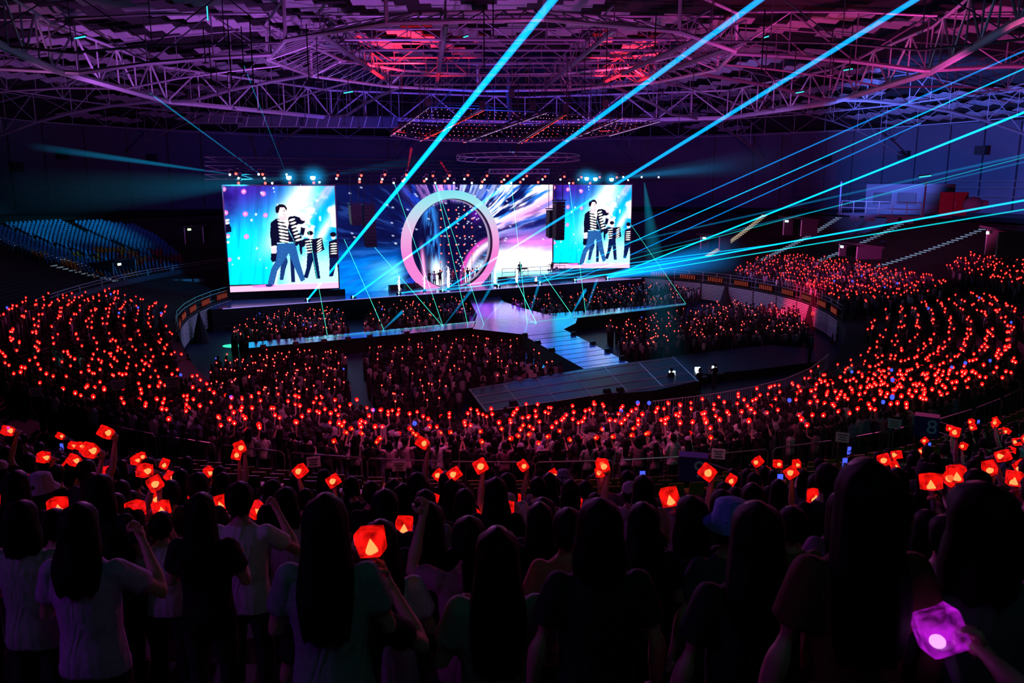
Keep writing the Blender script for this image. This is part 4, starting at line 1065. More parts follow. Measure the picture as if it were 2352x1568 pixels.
for px, py in cyans:
    o = link('stage_spotlight', LC, None, Matrix.Translation(on_rig(px, zrig(py), -0.5)))
    tag(o, 'dazzling cyan spotlight above the %s' % {665: 'middle of the tall screen, nearer the empty seats', 720: 'tall screen, nearer the ring', 1347: 'smaller screen, largest and nearest the ring', 1367: 'smaller screen, middle of three', 1404: 'smaller screen, farthest from the ring'}[px], 'spotlight', 'cyan spotlights')

# ---------------------------------------------------------------- ring trusses and LED pods hanging over the runway
def hoop(label, px, py, D, rpx, tilt, rr):
    c = atD(px, py, D); R = rpx / FPX * D
    t = thing('circular_truss', label, 'truss', c, 'circular trusses')
    T = Matrix.Rotation(tilt, 3, 'X')
    for dz in (0.0, 0.42):
        b = MB(); pts = [c + T @ Vector((R * math.cos(2 * PI * i / 48), R * math.sin(2 * PI * i / 48), dz)) for i in range(49)]; b.tube(pts, rr, M['steel'], 5, False); b.build('hoop', t)
    for i in range(24):
        a = 2 * PI * i / 24; a2 = 2 * PI * (i + 0.5) / 24; bar('lacing', c + T @ Vector((R * math.cos(a), R * math.sin(a), 0)), c + T @ Vector((R * math.cos(a2), R * math.sin(a2), 0.42)), rr * 0.6, M['steel'], t, 4)
    for i in range(3):
        a = 2 * PI * i / 3 + 0.5; p = c + Vector((R * math.cos(a), R * math.sin(a), 0.4)); bar('hoist_chain', p, p + Vector((0, 0, 9)), 0.02, M['black'], t, 4)
hoop('large circular lighting truss hanging over the runway', 1190, 366, 78, 137, 0.085, 0.045)
hoop('small flat circular truss just above the screen lamps', 1192, 398, 84, 68, 0.03, 0.04)
def pod(label, corners, D0, D1, rows, cols, red=False, seed=0):
    """flat LED frame seen from below; corners: near-left, near-right, far-right, far-left in pixels at depth D0 (near) and D1 (far)"""
    nl, nr, fr, fl = atD(*corners[0], D0), atD(*corners[1], D0), atD(*corners[2], D1), atD(*corners[3], D1)
    t = thing('led_pod', label, 'light frame', (nl + nr + fr + fl) / 4, 'LED frames over the runway')
    up = Vector((0, 0, 0.35))
    for a, c in ((nl, nr), (nr, fr), (fr, fl), (fl, nl)):
        bar('frame_bar', a, c, 0.07, M['steel'], t); bar('frame_bar', a + up, c + up, 0.05, M['rig'], t)
    for a, c in ((nl, fl), (nr, fr)): bar('light_strip', a - Vector((0, 0, 0.1)), c - Vector((0, 0, 0.1)), 0.045, M['dots_r'] if red else M['dots_w'], t)
    b = MB(); r_ = random.Random(seed)
    for i in range(rows):
        v = (i + 0.5) / rows
        for j in range(cols):
            u = (j + 0.5) / cols
            if r_.random() < 0.12: continue
            p = (nl.lerp(nr, u)).lerp(fl.lerp(fr, u), v) - Vector((0, 0, 0.06)); b.box(p, (0.10, 0.10, 0.06), M['dots'] if r_.random() > (0.4 if red else 0.12) else M['dots_r'])
    tag(b.build('led_dots', t), 'rows of tiny pink LED dots', kind='stuff')
    for i in range(1, rows, 2):
        v = i / rows; bar('cross_bar', nl.lerp(fl, v), nr.lerp(fr, v), 0.035, M['rig'], t, 4)
    for p in (nl, nr, fr, fl): bar('hanger', p, p + Vector((0, 0, 6)), 0.03, M['rig'], t, 4)
pod('first hanging LED frame, next to the violet catwalks', [(898, 310), (965, 322), (1108, 250), (985, 246)], 84, 104, 9, 9, False, 1)
pod('second hanging LED frame with a glowing red edge', [(968, 321), (1065, 325), (1250, 258), (1112, 252)], 84, 104, 9, 10, True, 2)
pod('third hanging LED frame, in the middle of the row', [(1068, 325), (1190, 327), (1295, 262), (1255, 258)], 84, 104, 8, 8, False, 3)
pod('fourth hanging LED frame with a red-lit corner', [(1198, 327), (1300, 322), (1425, 272), (1300, 262)], 84, 104, 9, 10, True, 4)
pod('last hanging LED frame, nearest the blue-lit wall', [(1304, 322), (1400, 310), (1515, 278), (1430, 270)], 84, 104, 9, 8, False, 5)
# small truss motors hanging above
for i, (px, py) in enumerate([(985, 235), (1108, 242), (1225, 243), (1300, 248), (1085, 222), (1175, 215), (1390, 240)]):
    p = atD(px, py, 100); t = thing('chain_hoist', 'small boxed chain hoist hanging over the LED frames', 'hoist', p, 'chain hoists')
    board('motor', p, (0.7, 0.5, 1.0), M['rig'], t); bar('chain', p + Vector((0, 0, 0.5)), p + Vector((0, 0, 5)), 0.03, M['rig'], t, 4)

# ---------------------------------------------------------------- beams of coloured light in the haze (glow put in as emission filling each tube)
def beam(p, q, r0, r1, m, label, group, n=10, grow=1.0):
    p, q = Vector(p), Vector(q); q = p + (q - p) * grow
    b = MB(); b.tube([p, q], [r0, r0 + (r1 - r0) * grow], m, n)
    o = b.build('light_beam'); tag(o, label, 'light beam', group); return o
vb1 = vemis('beam_cyan', (0.0, 0.36, 1.0), 4.6); vb2 = vemis('beam_blue', (0.0, 0.30, 1.0), 6.0); vb3 = vemis('beam_teal', (0.0, 0.75, 0.85), 7.0); vbf = vemis('beam_fan_cyan', (0.0, 0.50, 1.0), 11.0)
vbs = vemis('beam_cyan_soft', (0.0, 0.40, 0.9), 1.3); vbg = vemis('beam_green', (0.05, 0.9, 0.66), 15.0); vh = ((0.0, 0.30, 0.75), 0.10); vh2 = ((0.0, 0.22, 0.36), 0.17)
vgl = vemis('lamp_glow_volume', (0.0, 0.45, 1.0), 0.20)
S = [atz(px, py, ZS) + Vector((0, -0.2, 0.12)) for px, py in ((708, 690), (812, 684), (917, 675), (1017, 670), (1145, 658), (1240, 651), (1320, 645), (1395, 640))]
for i, s in enumerate(S):
    t = thing('floor_projector', 'black beam projector on the stage lip, %s from the tall screen' % ORD[i], 'lamp', s, 'stage lip projectors')
    b = MB(); b.box(s + Vector((0, 0.15, -0.02)), (0.5, 0.5, 0.26), M['black']); b.build('body', t); b = MB(); b.ell(s, (0.16, 0.12, 0.13), M['lamp_cyan'], 8, 6); b.build('lens', t)
big = [(0, (1270, 0), 26, 0.085, 0.135, vb1, 'steepest'), (1, (1745, 0), 32, 0.085, 0.125, vb1, 'second steepest'), (3, (2102, 0), 40, 0.085, 0.14, vb1, 'third steepest')]
for i, e, D, r0, r1, m, nm in big:
    beam(S[i], atD(*e, D), r0, r1, m, '%s thick cyan beam rising from the stage lip into the roof' % nm, 'thick beams', 12, 1.12)
fan = [(4, (2352, 117), 48, 0.045, 0.06, vb2, 'topmost'), (5, (2352, 158), 48, 0.045, 0.05, vbf, 'second'), (6, (2115, 283), 54, 0.05, 0.05, vb2, 'third'), (7, (2352, 258), 44, 0.06, 0.075, vbf, 'fourth, thickest'),
       (2, (2352, 356), 52, 0.05, 0.09, vbs, 'fifth'), (4, (2352, 372), 52, 0.04, 0.07, vbs, 'sixth'), (5, (2300, 375), 56, 0.035, 0.035, vb3, 'seventh'), (6, (2352, 460), 46, 0.06, 0.07, vbf, 'eighth'), (7, (2352, 481), 46, 0.045, 0.05, vb3, 'lowest'), (2, (1790, 560), 70, 0.05, 0.05, vbf, 'short'), (3, (1640, 585), 76, 0.05, 0.04, vbf, 'second short'), (2, (1480, 622), 80, 0.05, 0.05, vbf, 'flattest short')]
for i, e, D, r0, r1, m, nm in fan:
    beam(S[i], atD(*e, D), r0, r1, m, '%s beam of the cyan fan spreading over the far stand' % nm, 'fan beams', 10, 1.0 if nm in ('third', 'short', 'second short', 'flattest short') else 1.1)
for (a, e, D, m, r0, r1, nm) in [((596, 403), (345, 215), 92, vbs, 0.05, 0.10, 'slanting'), ((657, 402), (560, 150), 96, vbs, 0.03, 0.07, 'faint near-vertical'), ((934, 404), (945, 340), 90, vemis('beam_red', (1, 0.02, 0.05), 0.6), 0.05, 0.16, 'short red'), ((1033, 404), (1012, 372), 92, vemis('beam_red', (1, 0.02, 0.05), 0.6), 0.05, 0.14, 'second short red')]:
    beam(on_rig(*[a[0]], zrig(a[1])), atD(*e, D), r0, r1, m, '%s beam leaving the lamps above the screens' % nm, 'rig beams')
thin = [((905, 420), (1018, 750)), ((1000, 420), (1075, 748)), ((1000, 420), (1111, 744)), ((1174, 420), (1211, 741)), ((1307, 420), (1345, 716)), ((905, 420), (985, 700)), ((1236, 612), (1313, 722)), ((1448, 514), (1575, 697)), ((777, 519), (881, 756)), ((834, 537), (1016, 748)), ((1188, 649), (1232, 742)), ((690, 425), (752, 770)), ((1084, 420), (1150, 560))]
for k, (a, e) in enumerate(thin):
    p = on_rig(a[0], zrig(a[1])) if a[1] < 430 else atD(a[0], a[1], 86)
    q = atz(e[0], e[1], ZR + 0.02) if e[1] > 690 else atD(e[0], e[1], 87)
    beam(p, q, 0.028, 0.028, vbg if k not in (5, 12) else vbs, 'thin green-cyan laser line falling from above the screens, ending %s' % ['at the near edge of the long arm', 'on the crossing', 'on the crossing nearest the pink reflection', 'at the corner of the far arm', 'on the middle of the far arm', 'in the floor crowd by the ring', 'where the far arm begins', 'at the tip of the far arm', 'on the long arm nearest the tall screen', 'on the long arm beside the crossing', 'on the crossing beside the far arm', 'close to the tip of the long arm', 'before the wide LED wall'][k], 'laser lines', 6)
for k, (a, e) in enumerate([((1076, 748), (1130, 655)), ((1018, 750), (1086, 662)), ((1211, 742), (1241, 640)), ((1345, 716), (1372, 640)), ((1109, 745), (1155, 690)), ((880, 757), (925, 715)), ((1313, 722), (1345, 665))]):
    beam(atz(*a, ZR + 0.05), atD(*e, 70 if k != 3 else 78), 0.05, 0.16, vbs, 'short soft blue beam rising from the runway, %s from the tall screen' % ORD[(2, 1, 4, 6, 3, 0, 5)[k]], 'runway beams')
t = thing('laser_edge', 'bright green-cyan laser line along the near edge of the long runway arm', 'laser', atz(571, 798, ZR))
bar('line', atz(700, 778, ZR + 0.05), atz(1094, 738, ZR + 0.05), 0.014, emis('laser_edge_line', (0.1, 0.9, 0.8), 1.0, 'NONE'), t, 5); bar('line', atz(1211, 741, ZR + 0.05), atz(1574, 697, ZR + 0.05), 0.014, emis('laser_edge_line', (0.1, 0.9, 0.8), 1.0, 'NONE'), t, 5)
# broad cones of the spotlights, their glow put into the volume
HZ = [0]
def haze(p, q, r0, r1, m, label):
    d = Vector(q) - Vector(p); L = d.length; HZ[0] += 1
    b = MB(); b.tube([(0, 0, 0), (0, 0, L)], [r0, r1], vglow_cone('haze_%d' % HZ[0], m[0], m[1], L, r0, r1), 24)
    o = link('glow_volume', b.mesh('glow_volume'), None, Matrix.Translation(p) @ d.to_track_quat('Z', 'Y').to_matrix().to_4x4()); tag(o, label, 'light glow', 'glow cones'); o['kind'] = 'stuff'
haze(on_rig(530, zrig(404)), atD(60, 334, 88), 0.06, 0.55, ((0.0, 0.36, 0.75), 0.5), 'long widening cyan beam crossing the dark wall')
haze(S[7] + Vector((0, 0, .2)), atD(1700, 578, 80), 0.3, 2.2, ((0.0, 0.30, 1.0), 1.6), 'painted blue glow where the beam fan starts')
haze(S[4] + Vector((0, 0, .2)), atD(1500, 590, 84), 0.2, 1.3, ((0.0, 0.30, 1.0), 0.35), 'blue glow over the stage end')
haze(on_rig(665, zrig(412)), atD(-60, 460, 60), 0.15, 2.9, vh2, 'broad teal glow cone sweeping over the blue seats')
haze(on_rig(665, zrig(409)), atD(300, 455, 72), 0.1, 1.3, vh, 'inner part of the teal glow cone')
haze(on_rig(722, zrig(409)), atD(1010, 362, 92), 0.1, 0.9, vh, 'faint glow cone over the ring')
haze(on_rig(1404, zrig(409)), atD(1830, 362, 78), 0.1, 2.0, vh, 'broad cyan glow cone above the beam fan')
haze(on_rig(1404, zrig(409)), atD(1700, 380, 86), 0.05, 0.8, ((0.0, 0.38, 0.9), 0.30), 'bright core of the glow cone above the beam fan')
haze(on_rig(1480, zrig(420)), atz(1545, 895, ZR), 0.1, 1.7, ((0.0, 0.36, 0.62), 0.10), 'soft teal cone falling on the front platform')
for px, py in cyans + [(1040, 660)][:0]:  # painted glow: an emission ball round each spotlight
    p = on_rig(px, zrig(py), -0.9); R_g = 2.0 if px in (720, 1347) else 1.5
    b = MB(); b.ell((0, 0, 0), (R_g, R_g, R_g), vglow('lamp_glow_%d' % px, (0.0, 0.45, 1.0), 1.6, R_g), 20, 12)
    o = link('glow_volume', b.mesh('glow_volume'), None, Matrix.Translation(p) @ Matrix.Diagonal((1, 0.6, 0.8, 1))); tag(o, 'cyan glow painted around a dazzling spotlight', 'light glow', 'spotlight glows'); o['kind'] = 'stuff'
# ================================================================== PEOPLE
def V(*a): return Vector(a)
def remeshed(mb, voxel, smooth=4):
    me = mb.mesh('rough'); o = bpy.data.objects.new('rough', me); COL.objects.link(o)
    md = o.modifiers.new('r', 'REMESH'); md.mode = 'VOXEL'; md.voxel_size = voxel
    ms = o.modifiers.new('s', 'SMOOTH'); ms.factor = 0.5; ms.iterations = smooth
    dg = bpy.context.evaluated_depsgraph_get(); ev = o.evaluated_get(dg)
    m2 = bpy.data.meshes.new_from_object(ev); 
    bpy.data.objects.remove(o); bpy.data.meshes.remove(me)
    return m2
ARMS = {   # shoulder-relative poses of the RIGHT arm (x > 0): elbow, wrist
    'high': (V(.27, .06, 1.66), V(.24, .17, 1.90)),
    'raise': (V(.33, .16, 1.36), V(.27, .28, 1.62)),
    'face': (V(.34, .12, 1.18), V(.17, .30, 1.40)),
    'chest': (V(.25, .04, 1.10), V(.15, .26, 1.18)),
    'down': (V(.25, -.03, 1.12), V(.27, .05, .86)),
    'forward': (V(.20, .22, 1.18), V(.14, .46, 1.16)),
}
def hand(mb, E, W, m, grip):
    """palm, four bent fingers and a thumb; returns grip centre and stick axis"""
    f = (W - E).normalized(); s = V(0, 0, 1) - f * f.z
    s = s.normalized() if s.length > 0.2 else V(0, -1, 0)
    n = f.cross(s).normalized()
    if n.x > 0: n = -n                                            # palm faces the body's middle
    if n.dot(V(-1, 0.4, 0)) < 0: n = -n
    kn = W + f * 0.088
    ang = (0.7, 1.9, 2.9) if grip else (0.25, 0.5, 0.7)
    for i, (off, L) in enumerate(((.033, .92), (.011, 1.0), (-.011, .95), (-.032, .76))):
        p = kn + s * off; pts = [p - f * 0.02, p]; 
        for k, a in enumerate(ang):
            d = f * math.cos(a) + n * math.sin(a); p = p + d * (0.036, 0.026, 0.020)[k] * L; pts.append(p)
        mb.tube(pts, [.0105, .0100, .0092, .0086, .0072], m, 6)
    tb = W + f * 0.035 + s * 0.036
    mb.tube([tb - s * 0.015, tb + s * 0.014 + n * 0.014, tb + s * 0.016 + n * 0.040 + f * 0.018, tb + s * 0.002 + n * 0.055 + f * 0.036], [.014, .0125, .011, .009], m, 6)
    return kn + n * 0.030 + f * 0.004, s
def make_body(name, right, left, grip_r=True):
    rough = MB(); m = M['cloth']
    # trunk, loose tee to the hips
    rough.tube([V(0, 0, .80), V(0, 0, .90), V(0, .005, 1.04), V(0, 0, 1.20), V(0, -.005, 1.34), V(0, -.01, 1.42), V(0, -.005, 1.47)], [(.172, .118), (.178, .122), (.160, .110), (.170, .116), (.178, .108), (.120, .080), (.062, .060)], m, 18)
    for s in (-1, 1):
        rough.ell((s * .165, -.01, 1.385), (.062, .066, .062), m)
        rough.tube([V(s * .09, 0, .86), V(s * .095, .015, .68), V(s * .10, .02, .50), V(s * .10, -.01, .30), V(s * .10, -.02, .08)], [.098, .086, .064, .058, .044], m, 12)
        rough.tube([V(s * .10, -.06, .045), V(s * .105, .04, .05), V(s * .112, .15, .035)], [.045, .046, .036], m, 10)
    rough.tube([V(0, -.005, 1.44), V(0, .0, 1.50), V(0, .012, 1.56)], [.060, .054, .054], m, 12)
    rough.ell((0, .012, 1.640), (.074, .092, .112), m, 16, 12); rough.ell((0, .040, 1.575), (.052, .055, .050), m, 12, 8)
    rough.ell((0, .103, 1.618), (.013, .018, .024), m, 8, 6)
    for s in (-1, 1): rough.ell((s * .076, .0, 1.625), (.012, .020, .032), m, 8, 6)
    arms = {}
    for s, key in ((1, right), (-1, left)):
        E, W = ARMS[key]; E = V(E.x * s, E.y, E.z); W = V(W.x * s, W.y, W.z); S0 = V(s * .165, -.01, 1.385)
        mid = S0.lerp(E, .60)
        rough.tube([S0, S0.lerp(E, .3), mid], [.062, .066, .070], m, 12)                      # sleeve
        rough.tube([mid - (E - S0) * .1, E, E.lerp(W, .3), E.lerp(W, .75), W], [.046, .040, .041, .030, .025], m, 12)
        f = (W - E).normalized(); rough.tube([W - f * .02, W + f * .03, W + f * .085], [(.022, .022), (.034, .022), (.036, .020)], m, 10)
        arms[s] = (S0, E, W)
    me = remeshed(rough, 0.017)
    nv = len(me.vertices); co = np.empty(nv * 3); me.vertices.foreach_get('co', co); co = co.reshape(-1, 3)
    faces = [tuple(p.vertices) for p in me.polygons]
    out = MB(); out.mats = [M['cloth'], M['skin'], M['pants'], M['shoes']]
    out.v = [tuple(c) for c in co]; out.f = faces
    ctr = np.array([co[list(f)].mean(0) for f in faces])
    mi = np.zeros(len(faces), int)
    mi[ctr[:, 2] < 0.815] = 2; mi[ctr[:, 2] < 0.075] = 3
    mi[(ctr[:, 2] > 1.455) & (np.abs(ctr[:, 0]) < .10) & (np.abs(ctr[:, 1]) < .14)] = 1
    def segd(P, a, c):
        a, c = np.array(a), np.array(c); d = c - a; t = np.clip(((P - a) @ d) / (d @ d), 0, 1); return np.linalg.norm(P - (a + t[:, None] * d), axis=1), t
    for s, (S0, E, W) in arms.items():
        d1, t1 = segd(ctr, S0, E); d2, t2 = segd(ctr, E, W + (W - E).normalized() * .11)
        tor = (np.abs(ctr[:, 0]) > .10) & (ctr[:, 0] * s > 0)
        mi[tor & (d2 < .062) & (d2 < d1 + .02)] = 1; mi[tor & (d1 < .055) & (t1 > .64)] = 1
        mi[(d2 < .055) & (ctr[:, 1] > .10)] = 1
    out.m = list(mi)
    grips = {}
    for s in (1, -1):
        S0, E, W = arms[s]; key = right if s > 0 else left
        grips[s] = hand(out, E, W, M['skin'], key not in ('down',))
    for s in (-1, 1): out.ell((s * .030, .097, 1.648), (.012, .006, .007), M['eye'], 8, 5)
    out.ell((0, .096, 1.578), (.022, .006, .006), M['lip'], 8, 5)
    bpy.data.meshes.remove(me)
    mesh = out.mesh(name, True)
    return mesh, grips
POSES = {}
for nm, (r, l) in dict(high_r=('high', 'chest'), high_l=('chest', 'high'), raise_r=('raise', 'chest'), raise_l=('chest', 'raise'), face_r=('face', 'chest'), face_l=('chest', 'face'), both=('raise', 'raise'), down=('down', 'down'), chest=('chest', 'chest'), fwd_l=('down', 'forward')).items():
    POSES[nm] = make_body('person_' + nm, r, l)

def hair_mesh(kind):
    b = MB(); nu = 36; rings = []
    zt, c = 1.758, V(0, -.012, 1.645)
    bot = dict(short=1.535, bob=1.43, long=1.14, tail=1.53, mid=1.30)[kind]
    N = 9 if kind in ('short', 'tail') else 16
    r_ = random.Random(hash(kind) % 1000)
    ph = [r_.uniform(0, 6.28) for _ in range(6)]
    for i in range(N + 1):
        f = i / N; z = zt - (zt - bot) * (f ** 0.9)
        if z > 1.60:
            q = min(1, max(0.0, (z - c.z) / .113)); k = math.sqrt(max(0, 1 - q * q)) if z > c.z else 1.0
            rx, ry, cy = .094 * k, .114 * k, c.y
        else:
            g = (1.60 - z) / (1.60 - bot)
            if kind in ('short', 'tail'): rx, ry, cy = .094 - .030 * g, .114 - .045 * g, c.y - .012 * g
            elif kind == 'bob': rx, ry, cy = .096 + .016 * math.sin(g * 2.6), .112 - .02 * g, c.y - .01 * g
            else:
                rx, ry, cy = .096 + .040 * smooth01(g * 1.6) - .035 * g * g, .112 - .055 * g, c.y - .055 * smooth01(g * 1.3) - .03 * g
        ring = []
        lim = .12 if z > 1.71 else .12 - .10 * smooth01((1.71 - z) / .06)
        if kind in ('long', 'mid') and z < 1.50: lim = cy + ry * .35
        for k in range(nu):
            a = 2 * PI * k / nu
            st = 1 + .030 * math.sin(a * 9 + ph[0] + z * 6) + .018 * math.sin(a * 17 + ph[1] - z * 9)
            x, y = rx * math.cos(a) * st, cy + ry * math.sin(a) * st
            ring.append((x, min(y, lim), z + (.012 * math.sin(a * 7 + ph[2]) if i == N else 0)))
        rings.append(ring)
    vs = [p for r in rings for p in r] + [(0, c.y, zt + .004), (0, rings[-1][0][1] * 0 - .04, bot + .01)]
    fs = []
    for i in range(N):
        for k in range(nu): fs.append((i * nu + k, (i + 1) * nu + k, (i + 1) * nu + (k + 1) % nu, i * nu + (k + 1) % nu))
    T, B = len(vs) - 2, len(vs) - 1
    for k in range(nu): fs.append((T, k, (k + 1) % nu)); fs.append((B, N * nu + (k + 1) % nu, N * nu + k))
    b.add(vs, fs, M['hair'])
    if kind == 'tail':
        b.tube([V(0, -.115, 1.67), V(0, -.165, 1.66), V(0, -.175, 1.56), V(0, -.150, 1.40), V(0, -.135, 1.30)], [.025, .040, .038, .030, .010], M['hair'], 10)
    return b.mesh('hair_' + kind, True)
HAIR = {k: hair_mesh(k) for k in ('short', 'bob', 'long', 'tail', 'mid')}
hb = MB(); vs = []
for z, r in ((1.665, .103), (1.70, .102), (1.745, .088), (1.775, .05), (1.782, .0)):
    vs += [(r * math.cos(2 * PI * k / 20), -.006 + 1.12 * r * math.sin(2 * PI * k / 20), z) for k in range(20)]
hb.add(vs, [(i * 20 + k, i * 20 + (k + 1) % 20, (i + 1) * 20 + (k + 1) % 20, (i + 1) * 20 + k) for i in range(4) for k in range(20)], M['hat'])
hb.ell((0, .10, 1.672), (.075, .085, .008), M['hat'], 16, 5); hb.ell((0, -.01, 1.785), (.010, .010, .006), M['hat'], 8, 4)
CAP = hb.mesh('cap', True)
hb = MB(); vs = []
for z, r in ((1.625, .150), (1.668, .104), (1.745, .090), (1.765, .05), (1.768, .0)):
    vs += [(r * math.cos(2 * PI * k / 20), -.006 + 1.1 * r * math.sin(2 * PI * k / 20), z) for k in range(20)]
hb.add(vs, [(i * 20 + k, i * 20 + (k + 1) % 20, (i + 1) * 20 + (k + 1) % 20, (i + 1) * 20 + k) for i in range(4) for k in range(20)], M['hat'])
BUCKET = hb.mesh('bucket_hat', True)

STAGE_C = Vector((-4, 90, 0))
def person(loc, pose, hair, col, label, group=None, scale=1.0, face=None, hat=None, hatcol=(0.3, 0.4, 0.7), cat='person'):
    d = (face - Vector(loc)) if face is not None else (STAGE_C - Vector(loc)); d.z = 0
    mw = Matrix.Translation(loc) @ Matrix.Rotation(math.atan2(d.y, d.x) - PI / 2, 4, 'Z') @ Matrix.Scale(scale, 4)
    me, grips = POSES[pose]
    o = link('person', me, None, mw); o.color = (*col, 1); tag(o, label, cat, group)
    h = link('hair', HAIR[hair], o); h.matrix_parent_inverse = Matrix.Identity(4)
    if hat:
        c = link('hat', CAP if hat == 'cap' else BUCKET, o); c.matrix_parent_inverse = Matrix.Identity(4); c.color = (*hatcol, 1)
    g = {s: (mw @ p, (mw.to_3x3() @ a).normalized()) for s, (p, a) in grips.items()}
    return o, g

# ---------------------------------------------------------------- light sticks
def lantern(size, m, seed=0):
    """cut-cornered cube like a small lantern"""
    h = size / 2; c = h * 0.42; vs = []
    bm = bmesh.new(); bmesh.ops.create_cube(bm, size=size)
    bmesh.ops.bevel(bm, geom=list(bm.edges) , offset=size * 0.13, segments=2, affect='EDGES', profile=0.6)
    b = MB(); bm.verts.index_update(); b.add([v.co[:] for v in bm.verts], [[v.index for v in f.verts] for f in bm.faces], m); bm.free(); return b
def core_mb(size, m):
    """glowing heart-like flame at the bottom of the lantern"""
    b = MB(); b.tube([V(0, 0, -size * .42), V(0, 0, -size * .34), V(0, 0, -size * .12), V(0, 0, size * .10)], [size * .26, size * .24, size * .13, size * .01], m, 8)
    b.tube([V(size * .14, 0, -size * .42), V(size * .16, 0, -size * .26), V(size * .16, 0, -size * .12)], [size * .16, size * .14, size * .02], m, 8); return b
hmb = MB(); hmb.tube([V(0, 0, -.085), V(0, 0, -.02), V(0, 0, .03), V(0, 0, .055), V(0, 0, .068)], [.015, .017, .017, .024, .034], M['handle'], 10)
HANDLE = hmb.mesh('stick_handle', True)
SHELL = lantern(.118, M['red_shell']).mesh('stick_shell'); CORE = core_mb(.118, M['red_core']).mesh('stick_core')
PSHELL = lantern(.118, M['pur_shell']).mesh('stick_shell_purple'); _pc = MB(); _pc.ell((.012, -.02, -.026), (.026, .020, .020), M['pur_core'], 14, 10, rz(.3)); PCORE = _pc.mesh('stick_core_purple', True)
one = MB(); one.tube([V(0, 0, -.085), V(0, 0, .03), V(0, 0, .068)], [.016, .017, .034], M['handle'], 6)
sh = lantern(.125, M['red_shell']); sh2 = core_mb(.125, M['red_core'])
one.add([Vector(v) + V(0, 0, .128) for v in sh.v], sh.f, M['red_shell']); one.add([Vector(v) + V(0, 0, .128) for v in sh2.v], sh2.f, M['red_core'])
ONE = one.mesh('light_stick')
ph = MB(); ph.box((0, 0, .03), (.075, .010, .155), M['black']); ph.box((0, -.0065, .03), (.068, .003, .142), M['phone'])
PHONE = ph.mesh('phone')
def stick_mw(g, spin=0.0, tilt=None):
    p, a = g; q = a.to_track_quat('Z', 'Y').to_matrix().to_4x4()
    return Matrix.Translation(p) @ q @ Matrix.Rotation(spin, 4, 'Z')
def stick(g, label, group=None, parts=True, spin=0.0, shell=None, core=None, lift=0.128):
    mw = stick_mw(g, spin)
    if not parts:
        o = link('light_stick', ONE, None, mw); return tag(o, label, 'light stick', group)
    t = bpy.data.objects.new('light_stick', None); COL.objects.link(t); t.matrix_basis = mw; tag(t, label, 'light stick', group)
    for n_, me, dz in (('handle', HANDLE, 0), ('shell', shell or SHELL, lift), ('core', core or CORE, lift)):
        c = link(n_, me, t); c.matrix_parent_inverse = Matrix.Identity(4); c.location = (0, 0, dz)
    return t

def place_up(px): return PLACE_UP[sum(px > e for e in (200, 400, 620, 800, 1000, 1200, 1400, 1620, 1840, 2060, 2220))]
PLACE_UP = ['above the grey-teal tee', 'above the lavender blouse', 'above the loose white shirt', 'above the very long hair', 'above the big square lantern', 'above the raised pink hand', 'above the red-lit neck', 'around the nine sign', 'above the blue bucket hat', 'above the tall long hair', 'under the eight sign', 'above the violet lantern']
PLACE_LOW = ['past the railing at its dark end', 'past the railing by the first notice', 'past the railing by the second notice', 'past the railing below the aisle', 'past the railing below the front platform', 'past the railing by the nine sign', 'past the railing below the desks', 'past the railing between the signs', 'past the railing by the eight sign']
